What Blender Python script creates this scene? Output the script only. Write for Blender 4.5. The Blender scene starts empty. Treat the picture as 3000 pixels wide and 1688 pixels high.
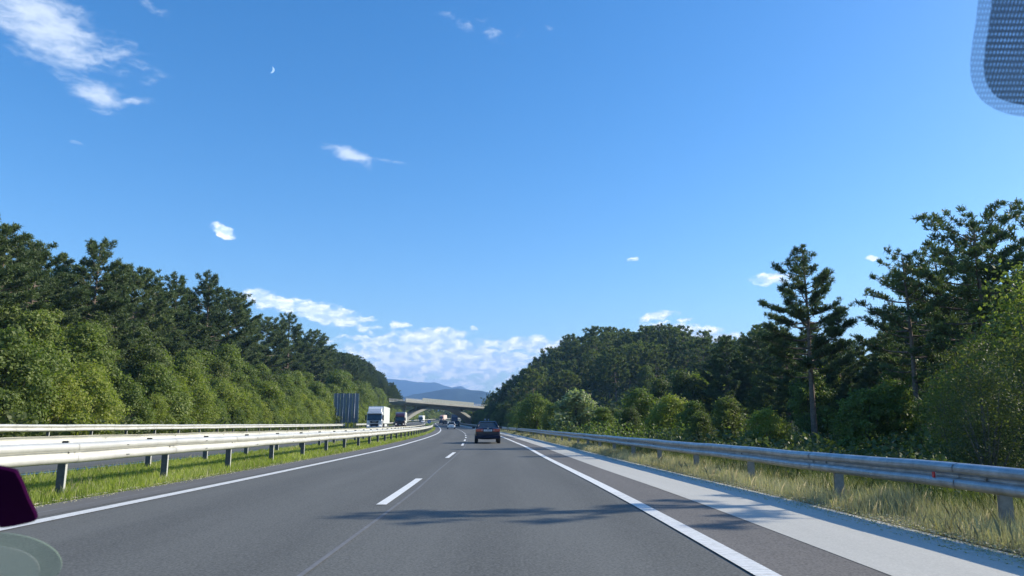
import bpy, bmesh, math, random
import numpy as np
from mathutils import Vector, Matrix
R = math.radians
random.seed(7); RNG = np.random.default_rng(7)
S = bpy.context.scene
COL = S.collection
PI = math.pi

# ---------------------------------------------------------------- camera
cam = bpy.data.cameras.new('camera'); camo = bpy.data.objects.new('camera', cam); COL.objects.link(camo)
camo.location = (0, 0, 1.2); camo.rotation_euler = (R(90 + 10.38), 0, 0)
cam.sensor_width = 36; cam.lens = 26.4; cam.clip_start = .05; cam.clip_end = 40000
cam.dof.use_dof = True; cam.dof.focus_distance = 60; cam.dof.aperture_fstop = 17.0
S.camera = camo
S.view_settings.view_transform = 'Standard'; S.view_settings.look = 'None'
S.view_settings.gamma = 1; S.view_settings.exposure = 0.55
S.cycles.use_denoising = True
S.cycles.max_bounces = 6; S.cycles.transparent_max_bounces = 12
S.cycles.volume_bounces = 0

# ---------------------------------------------------------------- sun and sky
SUN_EL, SUN_AZ = 29.5, 77.0            # azimuth clockwise from +Y
sd = Vector((math.sin(R(SUN_AZ)) * math.cos(R(SUN_EL)), math.cos(R(SUN_AZ)) * math.cos(R(SUN_EL)), math.sin(R(SUN_EL))))
sl = bpy.data.lights.new('sun', 'SUN'); sl.energy = 5.0; sl.angle = R(.53); sl.color = (1, .91, .76)
so = bpy.data.objects.new('sun', sl); COL.objects.link(so); so.rotation_euler = sd.to_track_quat('Z', 'Y').to_euler()
W = bpy.data.worlds.new('World'); S.world = W; W.use_nodes = True
nt = W.node_tree; nt.nodes.clear()
def N(t, typ, **kw):
    n = t.nodes.new(typ)
    for k, v in kw.items():
        if k.startswith('i_'):
            n.inputs[int(k[2:]) if k[2:].isdigit() else k[2:]].default_value = v
        else: setattr(n, k, v)
    return n
def math_(t, op, a, b=None, c=None, clamp=False):
    n = t.nodes.new('ShaderNodeMath'); n.operation = op; n.use_clamp = clamp
    for i, v in enumerate((a, b, c)):
        if v is None: continue
        if isinstance(v, (int, float)): n.inputs[i].default_value = v
        else: t.links.new(v, n.inputs[i])
    return n.outputs[0]
def ramp(t, fac, stops, interp='LINEAR'):
    n = t.nodes.new('ShaderNodeValToRGB'); n.color_ramp.interpolation = interp
    el = n.color_ramp.elements
    while len(el) < len(stops): el.new(.5)
    for e, (p, c) in zip(el, stops):
        e.position = p; e.color = (c, c, c, 1) if isinstance(c, (int, float)) else (*c, 1)
    if fac is not None: t.links.new(fac, n.inputs[0])
    return n.outputs[0]
def mixc(t, fac, a, b, typ='MIX'):
    n = t.nodes.new('ShaderNodeMix'); n.data_type = 'RGBA'; n.blend_type = typ
    for s, v in ((0, fac), (6, a), (7, b)):
        if isinstance(v, (int, float)): n.inputs[s].default_value = v
        elif isinstance(v, tuple): n.inputs[s].default_value = (*v, 1) if len(v) == 3 else v
        else: t.links.new(v, n.inputs[s])
    return n.outputs[2]
sky = N(nt, 'ShaderNodeTexSky', sky_type='NISHITA', sun_disc=False, sun_elevation=R(SUN_EL), sun_rotation=R(SUN_AZ),
        air_density=1.0, dust_density=.7, ozone_density=2.2, altitude=300)
geo = N(nt, 'ShaderNodeTexCoord')
sep = N(nt, 'ShaderNodeSeparateXYZ'); nt.links.new(geo.outputs['Generated'], sep.inputs[0])
az = math_(nt, 'MULTIPLY', math_(nt, 'ARCTAN2', sep.outputs[0], sep.outputs[1]), 57.2958)
el = math_(nt, 'MULTIPLY', math_(nt, 'ARCSINE', sep.outputs[2]), 57.2958)
ae = N(nt, 'ShaderNodeCombineXYZ'); nt.links.new(az, ae.inputs[0]); nt.links.new(el, ae.inputs[1])
def cloudset(items, scale, stretch, detail, rough, lo, hi, dist=.6):
    """items: (azimuth, elevation, half width, half height, tilt, strength) in degrees of the sky."""
    acc = None
    nz = N(nt, 'ShaderNodeTexNoise', i_Scale=scale * 1.3, i_Detail=3.0)
    nt.links.new(ae.outputs[0], nz.inputs['Vector'])
    wv = N(nt, 'ShaderNodeVectorMath', operation='MULTIPLY_ADD')
    nt.links.new(nz.outputs['Color'], wv.inputs[0]); wv.inputs[1].default_value = (dist, dist * .6, 0); nt.links.new(ae.outputs[0], wv.inputs[2])
    for (a, e, w, h, tilt, st) in items:
        sb = N(nt, 'ShaderNodeVectorMath', operation='SUBTRACT'); nt.links.new(wv.outputs[0], sb.inputs[0])
        sb.inputs[1].default_value = (a + dist * .5, e + dist * .3, 0)
        mp = N(nt, 'ShaderNodeVectorRotate', rotation_type='Z_AXIS', i_Angle=R(-tilt)); nt.links.new(sb.outputs[0], mp.inputs['Vector'])
        sc = N(nt, 'ShaderNodeVectorMath', operation='MULTIPLY'); nt.links.new(mp.outputs[0], sc.inputs[0]); sc.inputs[1].default_value = (1 / w, 1 / h, 0)
        ln = N(nt, 'ShaderNodeVectorMath', operation='LENGTH'); nt.links.new(sc.outputs[0], ln.inputs[0])
        m = math_(nt, 'MULTIPLY', math_(nt, 'SUBTRACT', 1.25, ln.outputs[1], clamp=True), st)
        acc = m if acc is None else math_(nt, 'MAXIMUM', acc, m)
    st2 = N(nt, 'ShaderNodeVectorMath', operation='MULTIPLY'); nt.links.new(wv.outputs[0], st2.inputs[0]); st2.inputs[1].default_value = (1, stretch, 1)
    fb = N(nt, 'ShaderNodeTexNoise', i_Scale=scale, i_Detail=detail, i_Roughness=rough); nt.links.new(st2.outputs[0], fb.inputs['Vector'])
    s = math_(nt, 'ADD', math_(nt, 'MULTIPLY', acc, .62), fb.outputs['Fac'])
    mr = N(nt, 'ShaderNodeMapRange', interpolation_type='SMOOTHSTEP'); nt.links.new(s, mr.inputs[0])
    mr.inputs[1].default_value = lo; mr.inputs[2].default_value = hi
    mk = math_(nt, 'MULTIPLY', acc, 6, clamp=True)
    return math_(nt, 'MULTIPLY', mr.outputs[0], mk), fb.outputs['Fac']
WISPS = [(-34.28, 25.29, 5.42, 2.42, -20, 1.0), (-29.85, 24.66, 4.23, 1.27, -18, 0.5), (-34.45, 23.37, 1.15, 0.45, -10, 0.6), (-31.41, 23.34, 2.24, 0.76, -5, 0.62), (-30.4, 21.69, 1.86, 0.97, -8, 0.95), (-28.04, 21.77, 1.3, 0.4, 10, 0.75), (-29.88, 20.73, 1.46, 0.31, 0, 0.5), (-12.65, 19.88, 2.47, 0.64, -12, 0.9), (-10.54, 19.72, 3.17, 0.25, -2, 0.3), (-4.81, 30.02, 3.09, 0.46, -20, 0.4), (-1.69, 29.05, 1.69, 0.93, -30, 0.35), (0.56, 29.06, 1.13, 0.28, 40, 0.3), (2.83, 29.5, 0.71, 0.23, -30, 0.4), (-31.42, 18.44, 0.6, 0.17, 0, 0.4), (-27.53, 28.08, 1.79, 0.42, -25, 0.4)]
PUFFS = [(-21.65, 13.7, 0.83, 0.48, -25, 1.3), (-18.11, 8.98, 2.03, 0.64, -12, 1.1), (-14.17, 8.15, 3.71, 0.76, -12, 1.1), (-11.16, 7.84, 0.89, 0.31, 0, 0.9), (19.51, 10.51, 1.41, 0.49, 0, 1.1), (11.17, 8.14, 1.39, 0.41, 8, 1.1), (13.04, 7.76, 0.62, 0.2, 0, 0.9), (13.86, 6.52, 3.94, 0.81, -10, 1.2), (-5.71, 5.01, 7.69, 1.93, -4, 1.0), (-6.0, 6.68, 2.84, 0.67, 0, 1.1), (-11.1, 6.33, 1.38, 0.36, -10, 1.1), (1.57, 6.06, 3.39, 0.67, 0, 1.0), (-0.52, 4.77, 3.12, 1.03, 0, 0.95), (-9.01, 4.21, 4.05, 1.02, 0, 0.9), (-7.71, 2.95, 7.58, 1.01, 0, 0.8), (9.51, 12.4, 0.47, 0.21, 0, 0.8), (26.11, 11.39, 0.43, 0.21, 0, 0.8), (-3.01, 7.3, 0.31, 0.18, 0, 0.8), (-8.59, 7.49, 1.03, 0.31, 0, 0.7), (16.72, 5.31, 2.87, 0.74, 0, 1.0)]
wisp, _w = cloudset(WISPS, .55, 2.6, 7, .62, .62, 1.25, 1.2)
puff, pf = cloudset(PUFFS, 1.0, 2.1, 6, .52, .56, .94, .9)
puff_col = mixc(nt, ramp(nt, pf, [(.42, 0.), (.66, 1.)]), (.58, .74, .97), (1.2, 1.2, 1.16))
hs = N(nt, 'ShaderNodeHueSaturation', i_Hue=.503, i_Saturation=1.38, i_Value=1.32); nt.links.new(sky.outputs[0], hs.inputs['Color'])
SKYK = .115
skc = N(nt, 'ShaderNodeVectorMath', operation='MULTIPLY'); nt.links.new(hs.outputs[0], skc.inputs[0]); skc.inputs[1].default_value = (SKYK,) * 3
c1 = mixc(nt, math_(nt, 'MULTIPLY', wisp, .68), skc.outputs[0], (.80, .87, .95))
c2 = mixc(nt, math_(nt, 'MULTIPLY', puff, .95), c1, puff_col)
bg = N(nt, 'ShaderNodeBackground', i_Strength=1.0); nt.links.new(c2, bg.inputs[0])
wo = N(nt, 'ShaderNodeOutputWorld'); nt.links.new(bg.outputs[0], wo.inputs[0])

# ---------------------------------------------------------------- road frame
LY = np.array([-60, 0, 18, 28, 43, 53, 71, 100, 138.5, 172, 230, 314, 400, 450, 500, 550, 650, 800, 1500, 9000.])
LX = np.array([-6.0, -6.02, -6.02, -6.15, -6.5, -6.98, -7.92, -9.8, -12.95, -16.1, -22.0, -31.0, -40, -43.5, -44, -41, -28, 5, 160, 160.])
_d = np.diff(LX) / np.diff(LY); _m = np.concatenate([[_d[0]], (_d[1:] * np.diff(LY)[:-1] + _d[:-1] * np.diff(LY)[1:]) / (np.diff(LY)[1:] + np.diff(LY)[:-1]), [_d[-1]]])
_m[0] = 0; _m[-1] = 0
def L(y):
    y = np.asarray(y, float); i = np.clip(np.searchsorted(LY, y) - 1, 0, len(LY) - 2)
    h = LY[i + 1] - LY[i]; t = np.clip((y - LY[i]) / h, 0, 1)
    return (2*t**3-3*t**2+1)*LX[i] + (t**3-2*t**2+t)*h*_m[i] + (-2*t**3+3*t**2)*LX[i+1] + (t**3-t**2)*h*_m[i+1]
def rise(y):
    y = np.asarray(y, float); yc = np.clip(y, 0, 600)
    return 1.5e-5 * yc * yc + 6 * (1 - np.exp(-np.clip(y - 600, 0, 1e5) * .018 / 6))
def fac(y): return .99 + .125 * np.exp(-(np.clip(y, 0, 1e5) / 24.) ** 2)
def bank(u): return np.interp(u, [-16, -9, -4.5, -1.2, 0], [.27, .16, .06, .0, 0.])
def sst(a, b, v): t = np.clip((v - a) / (b - a), 0, 1); return t * t * (3 - 2 * t)
def U(u, y): return u * fac(y) if u > 0 else u
def P(u, y, dz=0.):
    return (float(L(y)) + (u * float(fac(y)) if u > 0 else u), float(y), float(rise(y)) + float(bank(u)) + dz)
def terr(x, y):
    x = np.asarray(x, float); y = np.asarray(y, float); u = x - L(y)
    z = rise(y) + bank(np.clip(u, -17, 0))
    z = z + 9.0 * sst(120, 320, y) * (1 - sst(450, 560, y)) * sst(18, 32, -u) + 6.0 * sst(17.5, 48, -u) + 10 * sst(48, 160, -u) * (1 - sst(380, 470, y)) - .12 * sst(16.3, 17.5, -u)
    un = u / fac(y)
    z = z - .5 * sst(10.6, 15, un) + 1.2 * sst(20, 60, u)
    z = z + 22.3 * np.exp(-((x - 44) / np.where(x > 44, 43, 54)) ** 2 - ((y - 272) / 92) ** 2) * sst(12.5, 46, u)
    z = z + 16 * sst(14, 70, u) * sst(360, 480, y) * (1 - sst(900, 1500, y)) + 1.5 * sst(20, 90, -u) * sst(360, 480, y) * (1 - sst(900, 1500, y))
    return z
def tang(y): return math.atan2(-(float(L(y + 1)) - float(L(y - 1))), 2.0)      # rotation about z that turns +Y along the road

# ---------------------------------------------------------------- materials
MATS = {}
def mat(name, col, rough=.7, metal=0., noise=None, var=.2, spec=.5, coat=0., bump=None, emit=None):
    if name in MATS: return MATS[name]
    m = bpy.data.materials.new(name); m.use_nodes = True; t = m.node_tree; b = t.nodes['Principled BSDF']
    b.inputs['Base Color'].default_value = (*col, 1); b.inputs['Roughness'].default_value = rough
    b.inputs['Metallic'].default_value = metal; b.inputs['Specular IOR Level'].default_value = spec; b.inputs['Coat Weight'].default_value = coat
    if noise:
        tc = N(t, 'ShaderNodeTexCoord'); nz = N(t, 'ShaderNodeTexNoise', i_Scale=noise, i_Detail=6., i_Roughness=.65)
        t.links.new(tc.outputs['Object'], nz.inputs['Vector'])
        lo = tuple(c * (1 - var) for c in col); hi = tuple(min(1, c * (1 + var)) for c in col)
        t.links.new(ramp(t, nz.outputs['Fac'], [(.3, lo), (.7, hi)]), b.inputs['Base Color'])
        if bump:
            bp = N(t, 'ShaderNodeBump', i_Strength=bump, i_Distance=.02); t.links.new(nz.outputs['Fac'], bp.inputs['Height']); t.links.new(bp.outputs[0], b.inputs['Normal'])
    if emit: b.inputs['Emission Color'].default_value = (*emit[:3], 1); b.inputs['Emission Strength'].default_value = emit[3]
    MATS[name] = m; return m
def leafmat(name, ca, cb, trans=.35, cc=None, tcol=None):
    m = bpy.data.materials.new(name); m.use_nodes = True; t = m.node_tree; t.nodes.clear()
    at = N(t, 'ShaderNodeAttribute', attribute_name='tint'); oi = N(t, 'ShaderNodeObjectInfo')
    f = math_(t, 'ADD', math_(t, 'MULTIPLY', at.outputs['Fac'], .62), math_(t, 'MULTIPLY', oi.outputs['Random'], .38))
    stops = [(0., ca), (.75 if cc else 1., cb)] + ([(1., cc)] if cc else [])
    c = ramp(t, f, stops)
    d = N(t, 'ShaderNodeBsdfPrincipled', i_Roughness=.55); d.inputs['Specular IOR Level'].default_value = .35; t.links.new(c, d.inputs['Base Color'])
    tr = N(t, 'ShaderNodeBsdfTranslucent'); t.links.new(mixc(t, 1., c, tcol or (1.5, 1.7, .7), 'MULTIPLY'), tr.inputs[0])
    mx = N(t, 'ShaderNodeMixShader', i_0=trans); t.links.new(d.outputs[0], mx.inputs[1]); t.links.new(tr.outputs[0], mx.inputs[2])
    o = N(t, 'ShaderNodeOutputMaterial'); t.links.new(mx.outputs[0], o.inputs[0]); return m
M_pine = leafmat('pine_needles', (.045, .074, .028), (.11, .15, .055), .22, (.19, .22, .08))
M_pinehill = leafmat('hill_pine_needles', (.055, .082, .032), (.135, .165, .06), .34, (.21, .23, .09))
M_leaf = leafmat('broad_leaves', (.075, .115, .024), (.19, .235, .055), .38, (.32, .32, .09))
M_leafy = leafmat('yellowish_leaves', (.11, .15, .026), (.24, .275, .055), .42, (.38, .37, .10))
M_leafs = leafmat('silvery_leaves', (.13, .16, .08), (.30, .34, .19), .35, (.60, .62, .45))
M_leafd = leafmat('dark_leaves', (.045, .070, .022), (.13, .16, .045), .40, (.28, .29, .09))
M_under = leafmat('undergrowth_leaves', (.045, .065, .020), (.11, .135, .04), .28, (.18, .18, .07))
M_grass = leafmat('green_grass_blades', (.15, .20, .035), (.30, .35, .07), .34, (.48, .47, .20))
M_dry = leafmat('dry_grass_blades', (.27, .245, .14), (.54, .49, .34), .22, (.82, .76, .60))
M_bark = mat('pine_bark', (.16, .12, .095), .9, noise=6, var=.5, bump=.8)
M_barkg = mat('grey_bark', (.13, .12, .10), .9, noise=6, var=.4)

def roadmat(name, base, tracks=True, contrast=.6, scale=38, blot=.15):
    m = bpy.data.materials.new(name); m.use_nodes = True; t = m.node_tree; b = t.nodes['Principled BSDF']
    tc = N(t, 'ShaderNodeTexCoord')
    n1 = N(t, 'ShaderNodeTexNoise', i_Scale=scale, i_Detail=4., i_Roughness=.75); t.links.new(tc.outputs['Object'], n1.inputs['Vector'])
    vo = N(t, 'ShaderNodeTexVoronoi', i_Scale=scale * 1.4); t.links.new(tc.outputs['Object'], vo.inputs['Vector'])
    n2 = N(t, 'ShaderNodeTexNoise', i_Scale=.7, i_Detail=5., i_Roughness=.6)
    mp = N(t, 'ShaderNodeMapping'); mp.inputs['Scale'].default_value = (1.6, .12, 1); t.links.new(tc.outputs['UV'], mp.inputs['Vector']); t.links.new(mp.outputs[0], n2.inputs['Vector'])
    v = math_(t, 'MULTIPLY_ADD', math_(t, 'SUBTRACT', n1.outputs['Fac'], .5), contrast * 4, 1)
    v = math_(t, 'MULTIPLY_ADD', math_(t, 'SUBTRACT', vo.outputs['Color'], .5), contrast * .9, v)
    v = math_(t, 'MULTIPLY_ADD', math_(t, 'SUBTRACT', n2.outputs['Fac'], .5), blot * 4, v)
    if tracks:
        sx = N(t, 'ShaderNodeSeparateXYZ'); t.links.new(tc.outputs['UV'], sx.inputs[0])
        w = math_(t, 'SINE', math_(t, 'MULTIPLY_ADD', sx.outputs[0], 2 * PI / 1.84, -.4))
        v = math_(t, 'MULTIPLY_ADD', w, .06, v)
    sc = N(t, 'ShaderNodeVectorMath', operation='SCALE'); sc.inputs[0].default_value = base; t.links.new(v, sc.inputs['Scale'])
    t.links.new(sc.outputs[0], b.inputs['Base Color']); b.inputs['Roughness'].default_value = .82; b.inputs['Specular IOR Level'].default_value = .35
    bp = N(t, 'ShaderNodeBump', i_Strength=.35, i_Distance=.004); t.links.new(n1.outputs['Fac'], bp.inputs['Height']); t.links.new(bp.outputs[0], b.inputs['Normal'])
    return m
M_asph = roadmat('asphalt', (.112, .114, .103))
M_asphb = roadmat('brownish_asphalt', (.136, .126, .112), False)
M_conc = roadmat('pale_shoulder_asphalt', (.46, .45, .40), False, .14, 40, .10)
M_old = roadmat('old_asphalt', (.13, .128, .122), False, .2)
def linemat(name, ridge):
    m = bpy.data.materials.new(name); m.use_nodes = True; t = m.node_tree; b = t.nodes['Principled BSDF']
    tc = N(t, 'ShaderNodeTexCoord'); n1 = N(t, 'ShaderNodeTexNoise', i_Scale=9., i_Detail=8., i_Roughness=.8); t.links.new(tc.outputs['Object'], n1.inputs['Vector'])
    c = ramp(t, n1.outputs['Fac'], [(.25, (.40, .40, .37)), (.5, (.72, .73, .70)), (.8, (.82, .83, .80))])
    if ridge:
        sx = N(t, 'ShaderNodeSeparateXYZ'); t.links.new(tc.outputs['UV'], sx.inputs[0])
        w = math_(t, 'SINE', math_(t, 'MULTIPLY', sx.outputs[1], 2 * PI / .075))
        sn = math_(t, 'GREATER_THAN', w, .35)
        c = mixc(t, math_(t, 'MULTIPLY', sn, .42), c, (.30, .30, .29))
        bp = N(t, 'ShaderNodeBump', i_Strength=.5, i_Distance=.01); t.links.new(w, bp.inputs['Height']); t.links.new(bp.outputs[0], b.inputs['Normal'])
    t.links.new(c, b.inputs['Base Color']); b.inputs['Roughness'].default_value = .7; return m
M_line = linemat('white_road_paint', False); M_rib = linemat('ribbed_white_road_paint', True)
M_seal = mat('sealed_joint', (.150, .155, .160), .8, noise=4, var=.25)
M_galv = mat('galvanised_steel', (.40, .415, .43), .42, .75, noise=5, var=.28)
M_galvl = mat('weathered_white_galvanised_steel', (.56, .56, .51), .5, .3, noise=1.6, var=.16)
M_post = mat('shaded_steel_post', (.085, .088, .09), .7, .2, noise=14, var=.35)  # steel darkened to the tone of the faces turned from the sun
M_postg = mat('grey_steel_post', (.20, .205, .20), .6, .3, noise=10, var=.3)
M_bolt = mat('bolt_steel', (.22, .22, .21), .5, .6)
M_black = mat('black_rubber', (.018, .018, .02), .7); M_glass = mat('dark_glass', (.02, .03, .04), .06, 0, spec=.8)
M_concrete = mat('bridge_concrete', (.33, .335, .30), .85, noise=.6, var=.14, bump=.2)
M_chrome = mat('bright_metal', (.75, .77, .8), .2, 1.)

# terrain material
def groundmat():
    m = bpy.data.materials.new('roadside_ground'); m.use_nodes = True; t = m.node_tree; b = t.nodes['Principled BSDF']
    tc = N(t, 'ShaderNodeTexCoord'); uv = N(t, 'ShaderNodeSeparateXYZ'); t.links.new(tc.outputs['UV'], uv.inputs[0])
    n1 = N(t, 'ShaderNodeTexNoise', i_Scale=1.3, i_Detail=8., i_Roughness=.7); t.links.new(tc.outputs['Object'], n1.inputs['Vector'])
    n2 = N(t, 'ShaderNodeTexNoise', i_Scale=14., i_Detail=5., i_Roughness=.8); t.links.new(tc.outputs['Object'], n2.inputs['Vector'])
    gr = ramp(t, n1.outputs['Fac'], [(.3, (.07, .11, .022)), (.55, (.13, .18, .04)), (.75, (.20, .21, .08))])
    dr = ramp(t, n1.outputs['Fac'], [(.3, (.09, .085, .055)), (.5, (.19, .18, .11)), (.75, (.30, .28, .17))])
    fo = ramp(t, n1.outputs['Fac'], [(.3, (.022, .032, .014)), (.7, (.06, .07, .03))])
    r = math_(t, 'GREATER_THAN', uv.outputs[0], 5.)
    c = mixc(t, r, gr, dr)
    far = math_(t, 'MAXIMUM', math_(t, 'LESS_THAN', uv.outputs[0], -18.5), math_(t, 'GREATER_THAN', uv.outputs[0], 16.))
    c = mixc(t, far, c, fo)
    c = mixc(t, .55, c, ramp(t, n2.outputs['Fac'], [(.3, .35), (.7, 1.4)]), 'MULTIPLY')
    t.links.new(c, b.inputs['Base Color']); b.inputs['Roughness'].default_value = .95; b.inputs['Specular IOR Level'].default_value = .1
    bp = N(t, 'ShaderNodeBump', i_Strength=.8, i_Distance=.06); t.links.new(n2.outputs['Fac'], bp.inputs['Height']); t.links.new(bp.outputs[0], b.inputs['Normal'])
    return m
M_ground = groundmat()

# ---------------------------------------------------------------- mesh helpers
def npmesh(name, V, F, mats, tint=None, uv=None, smooth=False, mi=None):
    """V (n,3), F (m,k) with one k."""
    me = bpy.data.meshes.new(name); V = np.ascontiguousarray(V, np.float32); F = np.ascontiguousarray(F, np.int32)
    m, k = F.shape
    me.vertices.add(len(V)); me.vertices.foreach_set('co', V.ravel())
    me.loops.add(m * k); me.loops.foreach_set('vertex_index', F.ravel())
    me.polygons.add(m); me.polygons.foreach_set('loop_start', np.arange(m, dtype=np.int32) * k)
    for q in (mats if isinstance(mats, (list, tuple)) else [mats]): me.materials.append(q)
    if mi is not None: me.polygons.foreach_set('material_index', np.ascontiguousarray(mi, np.int32))
    if smooth: me.polygons.foreach_set('use_smooth', np.ones(m, bool))
    if tint is not None:
        a = me.attributes.new('tint', 'FLOAT', 'POINT'); a.data.foreach_set('value', np.ascontiguousarray(tint, np.float32))
    if uv is not None:
        l = me.uv_layers.new(name='UVMap'); l.data.foreach_set('uv', np.ascontiguousarray(uv[F.ravel()], np.float32).ravel())
    me.update(calc_edges=True); me.validate(); return me
def add(name, me, parent=None, loc=(0, 0, 0), rz=0., sc=None):
    o = bpy.data.objects.new(name, me); COL.objects.link(o); o.location = loc; o.rotation_euler = (0, 0, rz)
    if sc: o.scale = (sc,) * 3 if isinstance(sc, (int, float)) else sc
    if parent: o.parent = parent
    return o
def tag(o, label=None, cat=None, group=None, kind=None):
    if label: o['label'] = label
    if cat: o['category'] = cat
    if group: o['group'] = group
    if kind: o['kind'] = kind
    return o
def thing(name, label, cat, loc=(0, 0, 0), rz=0., group=None):
    o = bpy.data.objects.new(name, None); COL.objects.link(o); o.location = loc; o.rotation_euler = (0, 0, rz); o.empty_display_size = .3
    return tag(o, label, cat, group)
class MB:
    def __init__(s): s.v = []; s.f = []; s.m = []; s.mats = []
    def mi(s, m):
        if m not in s.mats: s.mats.append(m)
        return s.mats.index(m)
    def poly(s, pts, faces, m):
        b = len(s.v); s.v += [tuple(p) for p in pts]; s.f += [tuple(b + i for i in f) for f in faces]; s.m += [s.mi(m)] * len(faces)
    def box(s, c, d, m, rz=0., taper=(1, 1), rx=0.):
        x, y, z = (k / 2 for k in d); pts = []
        M = Matrix.Translation(c) @ Matrix.Rotation(rz, 4, 'Z') @ Matrix.Rotation(rx, 4, 'X')
        for zz, tx, ty in ((-z, 1, 1), (z, taper[0], taper[1])):
            for a, b in ((-x, -y), (x, -y), (x, y), (-x, y)): pts.append(M @ Vector((a * tx, b * ty, zz)))
        s.poly(pts, [(3, 2, 1, 0), (4, 5, 6, 7), (0, 1, 5, 4), (1, 2, 6, 5), (2, 3, 7, 6), (3, 0, 4, 7)], m)
    def tube(s, pts, rad, m, n=8, caps=True):
        pts = [Vector(p) for p in pts]; rad = [rad] * len(pts) if isinstance(rad, (int, float)) else rad
        ring = []
        for i, p in enumerate(pts):
            d = (pts[min(i + 1, len(pts) - 1)] - pts[max(i - 1, 0)]).normalized()
            a = d.cross(Vector((0, 0, 1)) if abs(d.z) < .95 else Vector((1, 0, 0))).normalized(); b = d.cross(a)
            ring += [p + (a * math.cos(2 * PI * k / n) + b * math.sin(2 * PI * k / n)) * rad[i] for k in range(n)]
        fs = [(i * n + k, i * n + (k + 1) % n, (i + 1) * n + (k + 1) % n, (i + 1) * n + k) for i in range(len(pts) - 1) for k in range(n)]
        if caps: fs += [tuple(range(n))[::-1], tuple((len(pts) - 1) * n + k for k in range(n))]
        s.poly(ring, fs, m)
    def prism(s, prof, x0, x1, m, axis='x'):
        """prof: (a,b) outline; extruded along x: points (x, a, b)."""
        n = len(prof)
        if axis == 'x': pts = [(x0, a, b) for a, b in prof] + [(x1, a, b) for a, b in prof]
        elif axis == 'y': pts = [(a, x0, b) for a, b in prof] + [(a, x1, b) for a, b in prof]
        else: pts = [(a, b, x0) for a, b in prof] + [(a, b, x1) for a, b in prof]
        s.poly(pts, [tuple(range(n)), tuple(range(2 * n - 1, n - 1, -1))] + [(i, i + n, (i + 1) % n + n, (i + 1) % n) for i in range(n)], m)
    def mesh(s, name, smooth=False, bevel=0., seg=2):
        me = bpy.data.meshes.new(name); me.from_pydata(s.v, [], s.f)
        for m in s.mats: me.materials.append(m)
        me.polygons.foreach_set('material_index', s.m)
        bm = bmesh.new(); bm.from_mesh(me); bmesh.ops.recalc_face_normals(bm, faces=bm.faces)
        if bevel:
            es = [e for e in bm.edges if len(e.link_faces) == 2 and e.calc_face_angle(0) > .35]
            bmesh.ops.bevel(bm, geom=es, offset=bevel, segments=seg, affect='EDGES', clamp_overlap=True, profile=.6)
        bm.to_mesh(me); bm.free()
        if smooth: me.polygons.foreach_set('use_smooth', [True] * len(me.polygons))
        me.update(); return me
    def obj(s, name, parent=None, **kw): return add(name, s.mesh(name, **kw), parent)

# ---------------------------------------------------------------- ground, roads, markings
ys = np.concatenate([np.arange(-40, 120, 2.), np.arange(120, 400, 4.), np.arange(400, 900, 12.), [900, 1000, 1150, 1300, 1500, 2000, 3000, 5000, 9000, 16000]])
us = np.concatenate([[-6000, -2500, -1000, -500, -300, -200, -150, -120, -100], np.arange(-90, -20, 3.), np.arange(-20, 20, .5), np.arange(20, 130, 3.), [140, 160, 200, 300, 500, 1000, 2500, 6000]])
Yg, Ug = np.meshgrid(ys, us, indexing='ij')
Xg = L(Yg) + np.where(Ug > 0, Ug * np.where(Ug < 30, fac(Yg), 1), Ug)
Zg = terr(Xg, Yg)
onroad = ((Ug > -15.3) & (Ug < -4.7)) | ((Ug > -1.1) & (Ug < 9.6))
rough = (RNG.random(Zg.shape) - .5) * .06
Zg = np.where(onroad, Zg - .05, Zg + rough * (np.abs(Ug + 3) < 60) + .0)
Zg += np.where(Yg < 3000, (RNG.random(Zg.shape) - .5) * np.clip(np.abs(Ug) - 25, 0, 30) * .03, 0)
nr, nc = Yg.shape
V = np.stack([Xg, Yg, Zg], -1).reshape(-1, 3)
ii = (np.arange(nr - 1)[:, None] * nc + np.arange(nc - 1)[None]).ravel()
Fg = np.stack([ii, ii + 1, ii + nc + 1, ii + nc], 1)
tag(add('ground', npmesh('ground', V, Fg, M_ground, uv=np.stack([Ug.ravel(), Yg.ravel()], 1), smooth=True)), kind='structure')

def strip(name, u0, u1, y0, y1, dz, m, step=None, wob=0.):
    y = np.arange(y0, y1, .5 if y1 < 25 else 1.5) if (y1 - y0) < 200 else np.concatenate([np.arange(y0, 120, 1.5), np.arange(120, y1, 4.)])
    y = np.append(y[y < y1 - 1e-3], y1)
    a = np.interp; w = wob * np.sin(y * .37) * np.cos(y * .11 + 1) if wob else 0
    f = lambda u: (u * fac(y) if u > 0 else u) + w
    k = 2 if u1 - u0 < 1 else 8
    q = [u0 + (u1 - u0) * i / (k - 1) for i in range(k)]
    V = np.concatenate([np.stack([L(y) + f(u), y, rise(y) + bank(u) + dz], 1) for u in q])
    UV = np.concatenate([np.stack([np.full_like(y, u), y], 1) for u in q]); n = len(y)
    i = np.concatenate([np.arange(n - 1) + n * j for j in range(k - 1)])
    return npmesh(name, V, np.stack([i, i + n, i + n + 1, i + 1], 1), m, uv=UV, smooth=True)
def struct(name, me): return tag(add(name, me), kind='structure')
struct('road', strip('road', -1.15, 9.7, -30, 800, .0, M_asph))
struct('road_shoulder', strip('road_shoulder', 8.2, 9.72, -30, 330, .008, M_conc, wob=.015))
struct('road_margin', strip('road_margin', 7.32, 8.2, -30, 330, .004, M_asphb))
struct('road_verge_strip', strip('road_verge_strip', -1.17, -.30, -30, 330, .004, M_old))
struct('oncoming_road', strip('oncoming_road', -15.4, -4.7, -30, 800, .0, M_asph))
struct('road_line', strip('road_line', -.11, .11, -30, 35, .010, M_rib))
struct('road_line', strip('road_line', -.11, .11, 35, 700, .010, M_line))
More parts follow.
